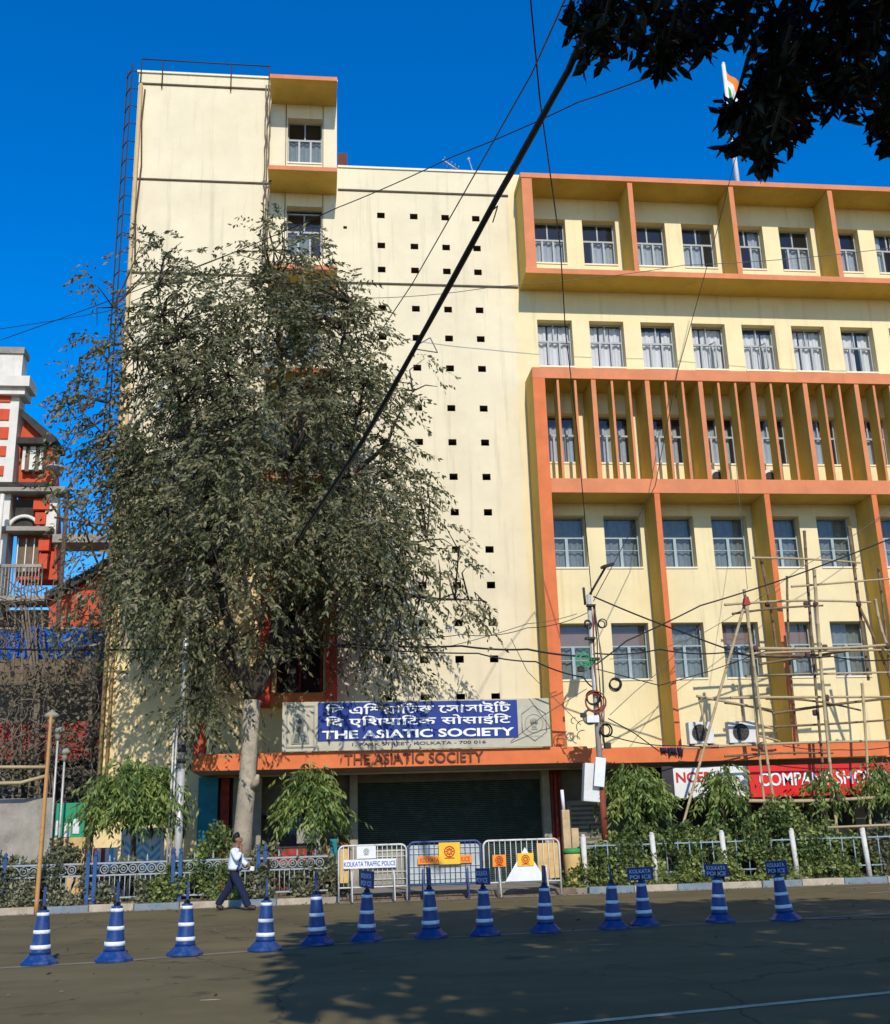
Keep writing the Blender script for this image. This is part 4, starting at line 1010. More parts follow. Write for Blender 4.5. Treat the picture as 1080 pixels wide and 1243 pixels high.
for i, L_ in enumerate(limbs):
    dy = random.uniform(-2.0, 1.6); n = len(L_); pts = []
    for j, (px, py) in enumerate(L_):
        Yj = TY + dy*(j/(n-1))*(1 if i < 4 else 1) + .15*math.sin(j*2+i)*(j > 0); p = at(px, py, TY); p.y = Yj; pts.append(p)
    r0 = .17 if i < 4 else .10
    sm = []
    for j in range(n-1):
        for t in (0, .33, .66): sm.append(pts[j].lerp(pts[j+1], t) + Vector((noise.noise((i,j+t,0)), noise.noise((i,j+t,5)), 0))*.12*(1 if j+t > 0 else 0))
    sm.append(pts[-1]); b.tube(sm, [r0*(1-.86*k/(len(sm)-1)) for k in range(len(sm))], 8)
    tips += sm[3:]
b.build('limb', 'bark_dark', bt)
b = MB(); TP = np.array([tuple(t) for t in tips])
for k in range(0, len(O), 5):
    d = np.linalg.norm(TP-O[k], axis=1); j = int(np.argmin(d))
    if d[j] > 4.5: continue
    a = Vector(TP[j]); c = Vector(O[k]); mid = a.lerp(c, .5)+Vector((random.gauss(0,.15), random.gauss(0,.15), .12*d[j]))
    b.tube([a, mid, c], [.03, .02, .008], 4, cap=False)
b.build('twig', 'bark_dark', bt)

# ------------------------------------------------------------------ the roadside tree overhead (its trunk stands behind the camera, right)
nt_ = empty('shade_tree', (9.2, -1.5, 0)); tag(nt_, 'dark overhanging tree branches with broad leaves at upper right', 'tree')
cl = []
NY = 8.8
for (px, py, r) in ((712,20,26),(745,25,32),(722,58,20),(790,30,36),(815,62,18),(835,25,36),(880,15,36),(930,20,40),(985,20,44),(1035,22,42),(1075,15,36),(935,100,32),(945,115,36),(915,145,34),(905,168,20),(955,150,26),(885,135,14),(985,80,34),(1015,110,26),(1045,70,38),(1075,110,34),(1066,150,16),(1082,165,14),(960,60,40),(850,50,20),(800,75,10),(925,190,10)):
    cl.append((at(px, py, NY+random.uniform(-.6, .6)), r/F_PX*11.2, 46 if r > 20 else 24))
P = []; 
for c, r, n in cl:
    q = RNG.normal(size=(int(n*2.4*(1+r)), 3)); q = unit(q)*(RNG.uniform(0, 1, (len(q), 1))**.4)*r*1.05
    P.append(np.array(c)+q)
P = np.concatenate(P); D = RNG.normal(size=P.shape)*.75; D[:, 2] -= .55
V1, F1 = broad_leaves(P, D, RNG.uniform(.14, .23, len(P)), RNG.uniform(.032, .046, len(P)))
# the bulk of the crown, above and behind the camera
P2 = []
while len(P2) < 12500:
    p = Vector((random.uniform(-1.6, 17), random.uniform(-9, 9.5), random.uniform(7.2, 14.5)))
    e2 = ((p.x-7.6)/9.3)**2 + ((p.y-.5)/9.4)**2 + ((p.z-10.2)/4.4)**2
    if e2 > 1: continue
    if p.z-CAM_H < .98*max(p.y, 0)+.6 + (0 if p.x > 1.6 else .25*max(p.y,0)): continue       # clear of the view towards the facade
    if noise.noise((p.x*.35, p.y*.35, p.z*.35+9)) < -.2 or p.x < .3+.14*(p.y-2)*(p.y > 2): continue
    P2.append(tuple(p))
P2 = np.array(P2); D2 = RNG.normal(size=P2.shape); D2[:, 2] -= .3
V2, F2 = leaves(P2, D2, RNG.uniform(.4, .7, len(P2)), RNG.uniform(.16, .24, len(P2)), .2)
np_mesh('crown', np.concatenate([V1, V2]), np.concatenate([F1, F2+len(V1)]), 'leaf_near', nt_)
b = MB()
b.tube([(9.2,-1.5,-.1),(9.1,-1.4,3),(8.8,-1.1,6),(8.4,-.6,8.5)], [.5,.4,.36,.3], 12); b.build('trunk', 'bark_dark', nt_)
b = MB()
for t in ((4.2, 6.4, 10.6), (7.0, 6.6, 10.5), (2.2, 5.2, 10.6), (1.5, 2, 11), (12, 4, 11.5), (8, -6, 12)):
    b.tube([(8.4,-.6,8.5), Vector((8.4,-.6,8.5)).lerp(Vector(t), .5)+Vector((0,0,.9)), t], [.2,.13,.04], 7)
for c, r, n in cl:
    b.tube([tuple(c+Vector((.1,-.35,.35))), tuple(c+Vector((.05,-.15,.12))), tuple(c)], [.025,.016,.006], 5)
b.build('limb', 'bark_dark', nt_)

# ------------------------------------------------------------------ the walking person
def skin(name, verts, edges, material, parent, levels=2, root=0):
    """verts: (x,y,z,rx,ry)"""
    me = bpy.data.meshes.new(name); me.from_pydata([v[:3] for v in verts], edges, [])
    o = bpy.data.objects.new(name, me); col.objects.link(o)
    sk = o.modifiers.new('skin', 'SKIN'); sk.use_smooth_shade = True; sk.branch_smoothing = .6
    lay = me.skin_vertices[0].data
    for i, v in enumerate(verts): lay[i].radius = (v[3], v[4] if len(v) > 4 else v[3]); lay[i].use_root = (i == root)
    ss = o.modifiers.new('sub', 'SUBSURF'); ss.levels = levels; ss.render_levels = levels
    bpy.context.view_layer.update()
    m2 = bpy.data.meshes.new_from_object(o.evaluated_get(bpy.context.evaluated_depsgraph_get()))
    bpy.data.objects.remove(o); bpy.data.meshes.remove(me)
    m2.name = name; m2.materials.clear(); m2.materials.append(M[material])
    for p in m2.polygons: p.use_smooth = True
    o2 = bpy.data.objects.new(name, m2); col.objects.link(o2); o2.parent = parent
    return o2
pg = ground(281, 1107); man = empty('person', (pg.x, 28.75, .004)); man.scale = (1.03,)*3; man.rotation_euler = (0, 0, R(-14))
tag(man, 'person in white shirt and navy trousers striding right, one hand raised to the face', 'person')
# pelvis, spine, neck, head; legs; arms.  +x is the walking direction, -y towards the camera
B = [(0,0,.95,.09,.11), (0,0,1.08,.10,.13), (.015,0,1.24,.11,.15), (.03,0,1.36,.095,.14), (.04,0,1.435,.07,.08), (.06,0,1.49,.066,.066), (.085,0,1.545,.088,.080), (.085,0,1.62,.112,.098), (.07,0,1.69,.085,.08),
     (.03,-.08,.86,.07,.07), (.20,-.10,.50,.07,.07), (.385,-.11,.13,.048,.048), (.47,-.115,.075,.04,.045), (.56,-.12,.06,.03,.04),      # 9-13 front leg
     (-.03,.08,.86,.07,.07), (-.14,.10,.50,.07,.07), (-.42,.10,.17,.048,.048), (-.385,.10,.075,.04,.045), (-.30,.10,.045,.03,.04),       # 14-18 rear leg
     (.03,-.18,1.355,.045,.045), (.12,-.24,1.14,.05,.05), (.20,-.15,1.36,.04,.04), (.195,-.115,1.44,.034,.04),                               # 19-22 raised arm
     (.02,.18,1.355,.045,.045), (.10,.23,1.12,.05,.05), (.30,.16,1.00,.04,.04), (.36,.12,.985,.034,.04),                                     # 23-26 forward arm
     (.182,0,1.585,.02,.02), (.06,-.10,1.60,.022,.012), (.06,.10,1.60,.022,.012)]
E_ = [(0,1),(1,2),(2,3),(3,4),(4,5),(5,6),(6,7),(7,8),(0,9),(9,10),(10,11),(11,12),(12,13),(0,14),(14,15),(15,16),(16,17),(17,18),(3,19),(19,20),(20,21),(21,22),(3,23),(23,24),(24,25),(25,26),(7,27),(7,28),(7,29)]
def fingers(base, d, side, V, E2):
    for k, (off, ln) in enumerate(((-.026,.062), (-.009,.075), (.009,.07), (.026,.052))):
        p = Vector(base)+Vector(side)*off; i0 = len(V)
        for t, r in ((.2,.0095), (.6,.009), (1,.007)):
            q = p+Vector(d)*ln*t+Vector((0,0,-.012))*t*t; V.append((*q, r, r))
        E2 += [(22 if V is B and base[1] < 0 else 26, i0), (i0, i0+1), (i0+1, i0+2)]
    p = Vector(base)+Vector(side)*-.036; i0 = len(V)
    for t in (.0, .5, 1): q = p-Vector(d)*.03+Vector(side)*-.03*t+Vector(d)*.045*t; V.append((*q, .0095, .0095))
    E2 += [(22 if base[1] < 0 else 26, i0), (i0, i0+1), (i0+1, i0+2)]
fingers((.178,-.085,1.475), (-.25,.25,.93), (.9,.3,.2), B, E_)
fingers((.385,.105,.975), (.9,-.25,-.35), (.2,.9,.2), B, E_)
skin('body', B, E_, 'skin', man)
G = 1.0
T = [(0,0,1.05,.13,.155), (0,0,.93,.16,.18), (.0,0,.86,.15,.17), (.045,-.09,.78,.13,.115), (.115,-.095,.66,.118,.10), (.20,-.10,.50,.105,.09), (.30,-.105,.31,.096,.085), (.385,-.11,.12,.092,.082), (.40,-.11,.07,.09,.08),
     (-.04,.09,.78,.13,.115), (-.09,.095,.66,.118,.10), (-.15,.10,.50,.105,.09), (-.29,.10,.32,.096,.085), (-.40,.10,.16,.092,.082), (-.425,.10,.11,.09,.08)]
skin('trousers', T, [(0,1),(1,2),(2,3),(3,4),(4,5),(5,6),(6,7),(7,8),(2,9),(9,10),(10,11),(11,12),(12,13),(13,14)], 'trousers', man)
S = [(0,0,.89,.165,.19), (0,0,.97,.168,.19), (0,0,1.08,.155,.18), (.015,0,1.24,.16,.20), (.03,0,1.36,.14,.195), (.04,0,1.44,.09,.10),
     (.03,-.20,1.37,.088,.085), (.075,-.225,1.26,.08,.078), (.125,-.245,1.13,.072,.07), (.165,-.19,1.25,.064,.062), (.195,-.155,1.335,.056,.056),
     (.02,.20,1.37,.088,.085), (.06,.22,1.25,.08,.078), (.10,.235,1.11,.072,.07), (.20,.19,1.055,.064,.062), (.275,.17,1.01,.056,.056)]
skin('shirt', S, [(0,1),(1,2),(2,3),(3,4),(4,5),(4,6),(6,7),(7,8),(8,9),(9,10),(4,11),(11,12),(12,13),(13,14),(14,15)], 'shirt', man)
skin('hair', [(.105,0,1.715,.085,.088), (.065,0,1.712,.10,.10), (.02,0,1.66,.10,.10), (.005,0,1.59,.085,.088), (.01,0,1.53,.06,.07)], [(0,1),(1,2),(2,3),(3,4)], 'hair', man)
b = MB(); b.ring((0,0,0), .148, .016, 'z', 24, 6); o = b.build('belt', 'shoe'); o.parent = man; o.location = (0,0,.90); o.scale = (1.02,1.12,1.4)
b = MB(); b.tube([(.13,-.02,1.43),(.175,-.08,1.25),(.165,-.14,1.05),(.12,-.18,.92)], .02, 6); o = b.build('bag_strap', 'plaque_blue'); o.parent = man
for nm, V in (('front', [(.36,-.11,.075,.075,.062),(.47,-.115,.068,.068,.062),(.59,-.12,.05,.045,.055)]), ('rear', [(-.46,.10,.12,.075,.062),(-.38,.10,.075,.068,.062),(-.27,.10,.048,.045,.055)])):
    skin('shoe', V, [(0,1),(1,2)], 'shoe', man)
b = MB()
for s in (-1, 1): b.lathe([(.001,0),(.008,.004),(.008,.01),(.001,.014)], 8, c=(.182, s*.036, 1.615))
o = b.build('eyes', 'hair'); o.parent = man
b = MB(); b.box(.158,.170,-.026,.026,1.552,1.560); o = b.build('mouth', 'mural_red'); o.parent = man
b = MB(); b.box(.36,.46,.06,.15,.88,.98); o = b.build('paper_sheaf', 'board_white', None, bevel=.01); o.parent = man

# ------------------------------------------------------------------ street lamp pole with cable clutter
LY = 31.0
lp = at(735,1030,LY); LX = lp.x
SL = empty('street_lamp', (LX, LY, .15)); tag(SL, 'grey street lamp pole hung with cable coils and boxes', 'street lamp')
ztop = at(718,722,LY).z
b = MB(); b.tube([(LX,LY,.1),(LX,LY,1.35)], .095, 12); b.build('pole_base', 'galv', SL)
b = MB(); b.tube([(LX,LY,1.35),(LX,LY,2.75)], .098, 12); b.build('pole_band', 'pole_red', SL)
b = MB(); b.tube([(LX,LY,2.75),(LX,LY,ztop)], [.09,.07], 12); b.build('pole', 'galv', SL)
hd = at(737,687,LY-.3); hd0 = Vector((LX,LY,ztop-.05))
b = MB(); b.tube([hd0, hd0.lerp(hd,.5)+Vector((0,0,.03)), hd+Vector((-.05,.02,-.03))], .035, 8); b.tube([(LX-.12,LY,ztop-.3),(LX-.14,LY,ztop+.22)], .04, 6); b.build('arm', 'iron_dark', SL)
b = MB(); b.box(-.17,.17,-.35,.35,-.04,.05); o = b.build('lamp_head', 'iron_dark', None, bevel=.02); o.parent = SL; o.location = hd-SL.location; o.rotation_euler = (R(10),R(-14),R(-10))
coil = [(722,852,.28,'cable_rust',4),(719,846,.2,'cable_black',3),(746,831,.16,'cable_black',5),(735,886,.17,'cable_black',4),(730,757,.12,'cable_black',2),(714,757,.1,'cable_black',2),(716,870,.2,'cable_grey',3)]
for (px, py, rr, m, n) in coil:
    b = MB()
    for i in range(n):
        c = at(px, py, LY-.12-.03*i); b.ring((c.x+random.gauss(0,.02), c.y, c.z+random.gauss(0,.02)), rr*random.uniform(.85,1.1), .018, 'y', 20, 5)
    b.build('cable_coil', m, SL)
b = MB(); c = at(708,802,LY-.15)
for i in range(7): b.ring((c.x+random.gauss(0,.04), c.y-.02*i, c.z+random.gauss(0,.03)), random.uniform(.10,.22), .008, 'y', 18, 5)
b.build('cable_coil', 'cable_green', SL)
def boxat(name, px, py, w_, h_, m, d=.16, rot=0, y=LY-.14):
    c = at(px, py, y); b = MB(); b.box(-w_/2,w_/2,-d/2,d/2,-h_/2,h_/2); o = b.build(name, m, None, bevel=.012); o.parent = SL; o.location = c-SL.location; o.rotation_euler = (0, R(rot), 0); return o
boxat('junction_box', 719, 873, .36, .2, 'board_white')
boxat('junction_box', 708, 868, .16, .12, 'iron_dark')
boxat('junction_box', 737, 905, .18, .16, 'iron_dark')
boxat('junction_box', 705, 812, .18, .16, 'iron_dark')
boxat('notice_board', 728, 937, .30, .80, 'board_white', .02, 8, LY-.2)
boxat('meter_cabinet', 718, 950, .50, 1.05, 'ac_white', .3, 6, LY+.1)
boxat('clamp', 716, 775, .3, .07, 'iron_dark'); boxat('clamp', 722, 800, .26, .08, 'iron_dark'); boxat('clamp', 717, 735, .26, .06, 'iron_dark')
for i in range(9):
    b = MB(); pts = []
    for j in range(12):
        z = ztop-.3-(ztop-4.3)*j/11; pts.append((LX+.12+.05*noise.noise((i*3.1,j*.5,0))+.12*math.sin(i*2.1)*math.sin(j/11*math.pi), LY-.1+.06*noise.noise((i,j*.6,9)), z))
    b.tube(pts, .011, 5); b.build('drop_wire', ['cable_black','cable_grey','cable_rust'][i % 3], SL)
b = MB()
for i in range(6):
    c = at(694+random.gauss(0,7), 888+random.gauss(0,8), LY+.2); b.ring((c.x,c.y,c.z), random.uniform(.08,.2), .013, 'y', 16, 5, a0=random.random()*3, a1=3.5+random.random()*2)
b.build('cable_tangle', 'cable_grey', SL)

# utility pole within the big tree's lower branches
ux = at(219,950,31.1).x
up = empty('utility_pole', (ux, 31.1, .15)); tag(up, 'grey utility pole with white paint left of the big trunk', 'pole')
b = MB(); b.tube([(ux,31.1,.1),(ux,31.1,3.55)], .11, 10); b.build('pole', 'galv', up)
b = MB(); b.tube([(ux,31.1,3.55),(ux,31.1,9.2)], [.10,.075], 10); b.build('pole_upper', 'galv', up)
for z, h in ((3.7,.12),(4.35,.4),(4.0,.2)):
    b = MB(); b.tube([(ux,31.1,z),(ux,31.1,z+h)], .115, 10); b.build('band', 'iron_dark', up)
b = MB(); b.box(ux-.55, ux+.55, 31.03, 31.1, 8.3, 8.4); b.build('crossarm', 'iron_rust', up)
for dx in (-.3, -.22):
    b = MB(); b.tube([(ux+dx,31.1,.1),(ux+dx+.05,31.1,2.5),(ux+dx+.08,31.1,5.0)], .03, 6); b.build('conduit', 'galv', up)

# bamboo pole and garden lamp posts, far left
bb0, bb1 = at(43,1100,29.9), at(62,868,30.0)
b = MB(); p0 = Vector((bb0.x, 30.0, .0)); n = 14
pts = []; rr = []
for i in range(n+1):
    p = p0.lerp(bb1, i/n); pts += [p]; rr += [.058-.018*i/n]
b.tube(pts, rr, 9); bp = b.build('bamboo_pole', 'bamboo_orange'); tag(bp, 'single leaning bamboo pole standing at the kerb, far left', 'pole')
for i, (px, py, Y, base, lbl) in enumerate(((63,868,32.4,(60,1000),'pale cap lamp post, tallest of three behind the bamboo pole'), (71,886,32.8,(64,1010),'cap lamp post in the middle of the three'), (79,912,33.4,(70,990),'lowest cap lamp post of the three at far left'))):
    t = at(px, py, Y); e = empty('garden_lamp', (t.x, Y, .15)); tag(e, lbl, 'lamp post', 'lamp posts at the far left')
    b = MB(); b.tube([(t.x,Y,.1),(t.x,Y,t.z)], [.04,.028], 8); b.build('post', 'galv', e)
    b = MB(); s = .72-.08*i; b.lathe([(.10*s,-.28),(.14*s,-.16),(.16*s,-.08),(.30*s,-.04),(.27*s,.02),(.10*s,.10),(.02,.16)], 14, c=(t.x,Y,t.z)); b.build('lamp_cap', 'plaster_grey', e)

# ------------------------------------------------------------------ bamboo scaffold
sf = empty('bamboo_scaffold', (at(985,1010,31.6).x, 31.6, .15)); tag(sf, 'rickety bamboo pole scaffold in front of the right-hand bays', 'scaffold')
SP = [((903,716,31.2),(943,1000,31.2),.05,0),((907,737,31.4),(930,1000,31.5),.045,0),((923,677,32.2),(942,787,32.2),.05,1),((976,645,32.0),(998,925,32.0),.05,1),((988,692,31.4),(1018,1030,31.3),.055,0),
      ((1030,640,32.2),(1054,825,32.2),.055,1),((1042,735,32.0),(1085,838,32.0),.045,1),((1062,728,31.6),(1084,800,31.6),.05,0),((905,729,31.3),(829,1000,31.0),.045,0),((896,834,32.3),(902,876,32.3),.04,0),((848,845,32.2),(857,890,32.2),.04,0),
      ((914,677,32.0),(1043,683,32.0),.038,0),((961,712,31.7),(1085,702,31.7),.035,0),((880,734,31.9),(1056,731,31.9),.04,0),((889,745,31.8),(998,735,31.8),.035,1),((916,787,31.3),(1086,782,31.3),.05,0),((915,797,32.2),(1007,795,32.2),.045,1),((922,806,32.0),(1030,790,32.0),.04,1),((905,794,31.9),(1082,789,31.9),.04,0),
      ((887,847,31.7),(1086,846,31.7),.042,0),((938,866,32.1),(1086,847,32.1),.045,1),((880,853,32.2),(940,865,32.2),.035,0),((930,848,32.0),(1044,862,32.0),.035,1),((846,845,32.1),(937,862,32.1),.04,0),((872,906,31.9),(1086,899,31.9),.04,0),((880,918,31.9),(1010,914,31.9),.035,1),((908,972,31.2),(1088,966,31.3),.055,0),((830,908,32.0),(905,903,32.0),.03,0),
      ((1066,690,32.2),(1086,905,32.2),.042,1),((955,700,32.2),(969,905,32.2),.04,1),((905,821,32.0),(1088,816,32.0),.036,0),((940,882,32.1),(1088,873,32.1),.036,1),((1046,830,31.6),(1056,1000,31.4),.045,0),((916,878,32.0),(942,886,32.2),.035,0),((920,893,32.0),(946,900,32.2),.035,0)]
for (a, c, r, dk) in SP:
    p, q = at(*a), at(*c); b = MB(); n = max(4, int((q-p).length/.55)); pts = []; rr = []
    bow = Vector((random.gauss(0,.05), random.gauss(0,.04), random.gauss(0,.05)))
    for i in range(n+1):
        t = i/n; v = p.lerp(q, t)+bow*math.sin(t*math.pi); d = (q-p).normalized()*.02
        pts += [v-d, v, v+d]; k = r*(1.06-.2*t); rr += [k, k*1.22, k]
    b.tube(pts, [k*.95 for k in rr], 8); b.build('pole', ['bamboo', 'bamboo_dark'][dk], sf)
for px, py, Y in ((917,787,31.25),(1001,786,31.3),(923,906,31.2),(1003,847,31.35),(978,734,31.8),(990,734,31.4),(1018,969,31.2),(1042,733,31.9),(1077,784,31.3),(931,733,31.9),(980,795,31.9),(989,865,31.9)):
    c = at(px, py, Y); b = MB(); b.lathe([(.055,-.09),(.085,-.05),(.08,.0),(.088,.05),(.055,.09)], 8, c=tuple(c)); b.build('rope_lashing', 'rope', sf)
b = MB(); c = at(905,730,31.2); b.prism([(c.x-.1,c.z-.12),(c.x+.11,c.z-.1),(c.x+.06,c.z+.14),(c.x-.05,c.z+.1)], c.y-.09, c.y+.07); b.build('red_rag', 'mural_red', sf)

# ------------------------------------------------------------------ overhead wires
def wire(pts, r, m, label, sag=.0, name='overhead_wire', cat='wire'):
    P = [at(*p) if not isinstance(p, Vector) else p for p in pts]; out = []
    for a, c in zip(P[:-1], P[1:]):
        n = 14
        for i in range(n): t = i/n; v = a.lerp(c, t); v.z -= sag*4*t*(1-t); out.append(v)
    out.append(P[-1]); b = MB(); b.tube(out, r, 6); return tag(b.build(name, m), label, cat)
wire([(752,-60,12.0),(690,85,13.5),(600,245,17),(505,420,21),(440,535,24.3),(372,640,27.6),(345,685,29.6)], .058, 'cable_black', 'thick black cable bundle slanting across the facade from the leaves', .0, 'overhead_cable', 'cable')
wire([(758,-70,11.9),(700,70,13.4),(604,243,17),(507,420,21),(441,537,24.3),(371,643,27.6),(344,687,29.6)], .022, 'cable_grey', 'thin grey line lashed along the thick black cable bundle', .03)
wire([(590,262,17.6),(604,250,17.2),(598,270,17.5)], .012, 'cable_grey', 'loose tie end on the thick cable above the perforations', 0)
wire([(508,418,21),(522,410,21.2),(531,428,21.2),(505,424,21)], .012, 'cable_grey', 'loose wire loop sprung from the middle of the thick cable', 0)
wire([(-20,420,36),(230,328,30),(410,252,26),(550,190,22),(700,125,18),(900,48,12)], .013, 'cable_black', 'thin wire rising from left edge across tower and sky', .04)
wire([(-20,402,38),(130,378,36),(190,352,34)], .012, 'cable_black', 'faint lower wire over the old red building', .03)
wire([(642,-20,14),(655,120,16),(680,300,22),(686,400,25),(700,520,29),(718,722,31)], .014, 'cable_black', 'thin wire dropping from the top beside the thick cable to the lamp pole', 0)
wire([(690,-10,11),(645,90,14),(560,240,19),(500,345,23),(430,450,30)], .014, 'cable_grey', 'thin wire slanting parallel to the left of the thick cable', 0)
wire([(893,190,30),(870,280,31),(845,370,31.5),(822,452,32),(795,590,32),(720,730,31)], .013, 'cable_black', 'thin wire falling from the flagpole across the right bays', .0)
wire([(440,362,34),(600,348,33),(830,322,32),(1090,300,31)], .011, 'cable_grey', 'thin level wire just above the third window row', .1)
wire([(-20,787,34),(210,787,31.2),(430,782,31.0),(560,784,31),(640,788,31),(720,797,31)], .03, 'cable_black', 'heavy cable from utility pole across lower wall to lamp pole', .05)
wire([(400,783,31.0),(580,793,31),(650,803,31),(708,822,31),(722,835,31)], .022, 'cable_black', 'cable dipping below the heavy one towards the lamp pole', .06)
wire([(430,772,31.0),(560,770,31),(640,762,31),(716,742,31)], .012, 'cable_black', 'thin cable rising right to the lamp pole above the heavy one', .12)
wire([(720,724,31),(830,768,31.2),(915,798,31.3)], .024, 'cable_black', 'cable running down right from lamp pole top to the scaffold', .03)
wire([(715,812,31),(760,778,31),(850,735,31),(960,700,31),(1090,650,31)], .024, 'cable_black', 'cable rising right across the bays to the photo edge', .02)
wire([(722,793,31),(800,788,31.2),(880,792,31.3),(1010,797,31.3),(1090,800,31.3)], .022, 'cable_black', 'level cable passing from lamp pole through the scaffold', .08)
wire([(724,812,31),(800,832,31),(860,815,31),(930,790,31.3)], .015, 'cable_black', 'sagging cable right of the coils on the lamp pole', .0)
wire([(738,872,31),(770,890,31.3),(800,912,32)], .016, 'cable_black', 'cable from the coils down right to the canopy', .0)
wire([(740,868,31),(770,840,31.5),(800,815,32.5),(850,760,33.6)], .010, 'cable_grey', 'thin grey wire fanning up right from the coils', 0)
wire([(700,745,31),(640,757,31),(520,790,31.5),(430,815,33)], .011, 'cable_grey', 'thin grey wire from lamp pole down left over the perforations', .05)
wire([(620,900,32.1),(660,868,31.6),(712,836,31)], .011, 'cable_grey', 'thin grey wire slanting over the right end of the signboard', .0)
wire([(705,880,31),(640,815,31.5),(620,775,33)], .011, 'cable_grey', 'thin grey wire fanning up left from the coils', 0)
wire([(740,800,31),(850,770,33),(970,690,33.6),(1090,610,33.7)], .010, 'cable_grey', 'thin grey wire rising steeply right behind the scaffold', .1)
wire([(740,893,31),(830,905,31.8),(930,900,32)], .016, 'cable_black', 'cable lying along the canopy front beside the air conditioners', .1)
wire([(893,560,33.6),(900,640,33.6),(907,715,31.4)], .009, 'cable_grey', 'hanging wire from the balcony beam to the red rag', 0)
wire([(950,905,31.9),(1020,910,31.9),(1090,905,31.9)], .014, 'cable_black', 'cable along the canopy front above the red shop sign', .05)

# ------------------------------------------------------------------ left: bracket, old buildings, footbridge, tarpaulin, creeper, wall
BY = 34.5
b = MB(); pts = [at(*q, BY) for q in ((150,418),(130,418),(98,435),(93,480),(125,487),(150,490))]
b.tube(pts, .06, 7); b.tube([at(93,480,BY), at(84,492,BY)], .06, 7); b.tube([at(122,425,BY), at(150,470,BY)], .04, 6)
tag(b.build('iron_bracket', 'iron_dark'), 'dark iron bracket frame sticking out left of the tower', 'bracket')
OY = 44.0
ob = empty('old_building', (at(20,1000,OY).x, OY, 0)); tag(ob, 'old red and white gabled building at the left edge', 'building')
def ob_box(name, x0, x1, y0, y1, m, d0=0, d1=.4, bevel=0, par=ob):
    p, q = at(x0, y1, OY), at(x1, y0, OY); b = MB(); b.box(p.x, q.x, OY+d0, OY+d1, p.z, q.z); return b.build(name, m, par, bevel)
zq = at(0,1000,OY).z
p, q = at(-90,480,OY), at(24,480,OY)
b = MB(); b.box(p.x, q.x, OY, OY+.9, 0, p.z); b.build('corner_tower', 'old_white', ob)
ob_box('parapet', -90, 30, 428, 458, 'old_white', -.2, .5)
ob_box('parapet_cap', -90, 32, 425, 430, 'stone_grey', -.28, .6)
ob_box('cornice', -90, 40, 462, 472, 'old_white', -.5, .7); ob_box('cornice', -90, 33, 471, 480, 'old_white', -.3, .8)
for y0, y1, xr in ((474,487,14),(496,509,12),(518,532,11),(541,553,8),(565,577,5)): ob_box('quoin', -90, xr, y0+1, y1, 'old_red', -.06, .1)
poly = [at(x, y, OY) for x, y in ((15,700),(66,700),(60,535),(26,502),(20,530))]
b = MB(); b.prism([(v.x, v.z) for v in poly], OY+.5, OY+1.6); b.build('gable_wall', 'old_red', ob)
poly = [at(x, y, OY) for x, y in ((24,494),(67,529),(66,535),(58,536),(24,503))]
b = MB(); b.prism([(v.x, v.z) for v in poly][::-1], OY+.1, OY+1.9); b.build('gable_roof', 'roof_dark', ob)
wn = ob_box('window', 24, 53, 537, 570, 'old_brown', .2, .5)
ob_box('hood', 22, 55, 533, 540, 'roof_dark', -.2, .5)
for x0, x1 in ((25,31),(34,43),(46,52)): ob_box('shutter_leaf', x0, x1, 541, 569, 'old_white', .1, .19, par=wn)
ob_box('balcony_roof', -90, 82, 594, 599, 'stone_grey', -.4, .5); ob_box('balcony_roof', -90, 62, 589, 594, 'roof_dark', -.4, .5)
ob_box('pier', 52, 70, 600, 648, 'old_white', .1, .5)
for y0, y1, x0, x1 in ((606,618,40,60),(622,636,42,56),(655,668,46,60),(672,690,46,58)): ob_box('quoin', x0, x1, y0, y1, 'old_red', .0, .3)
ob_box('arch_recess', 14, 40, 604, 642, 'roof_dark', .3, .48)
c = at(27,640,OY); b = MB(); b.ring((c.x,OY+.2,c.z-.1), .62, .08, 'y', 16, 6, a0=0, a1=math.pi); b.build('arch', 'old_white', ob)
ob_box('balcony_floor', -90, 66, 642, 647, 'stone_grey', -.4, .5)
wn = ob_box('window', 15, 46, 652, 692, 'old_brown', .3, .49)
for x0, x1 in ((18,20),(28,30),(38,40),(46,48)): ob_box('window_bar', x0, x1, 652, 692, 'old_white', .2, .29, par=wn)
ob_box('balcony_floor', -90, 60, 728, 735, 'stone_grey', -.8, .5); ob_box('balustrade_rail', -90, 57, 690, 694, 'stone_grey', -.75, -.65)
for i in range(14):
    x = 3+4*i; ob_box('baluster', x, x+1.6, 694, 728, 'stone_grey', -.74, -.66)
p, q = at(-90,738,OY), at(70,738,OY); b = MB(); b.box(p.x, q.x, OY+.51, OY+6, 0, p.z); b.build('lower_wall', 'old_brown', ob)
b = MB(); p = at(3,600,OY-1.1); b.tube([(p.x,p.y,p.z),(p.x,p.y,p.z-5)], .09, 8); b.build('balcony_post', 'old_white', ob)
b = MB(); b.tube([at(66,580,OY), at(66,560,OY)], .03, 5); c = at(66,572,OY); b.lathe([(.05,0),(.4,.12),(.42,.16),(.05,.1)], 12, c=tuple(c)); b.build('dish', 'galv', ob)
fbz = 41.0
fbg = empty('footbridge', (at(95,650,fbz).x, fbz, 0)); tag(fbg, 'rusty iron footbridge between the red building and the tower', 'bridge')
def bar(a, c, r, m, par, name, Y=fbz):
    b = MB(); b.tube([at(*a, Y), at(*c, Y)], r, 6); return b.build(name, m, par)
p, q = at(64,648,fbz), at(146,652,fbz); b = MB(); b.box(p.x, q.x, fbz, fbz+1.4, q.z-.2, q.z+.12); b.build('deck', 'stone_grey', fbg)
bar((66,628),(146,640),.04,'iron_rust',fbg,'handrail')
for x in (70,84,98,112,126,140): bar((x,630+.15*(x-66)),(x,648),.03,'iron_rust',fbg,'handrail_post')
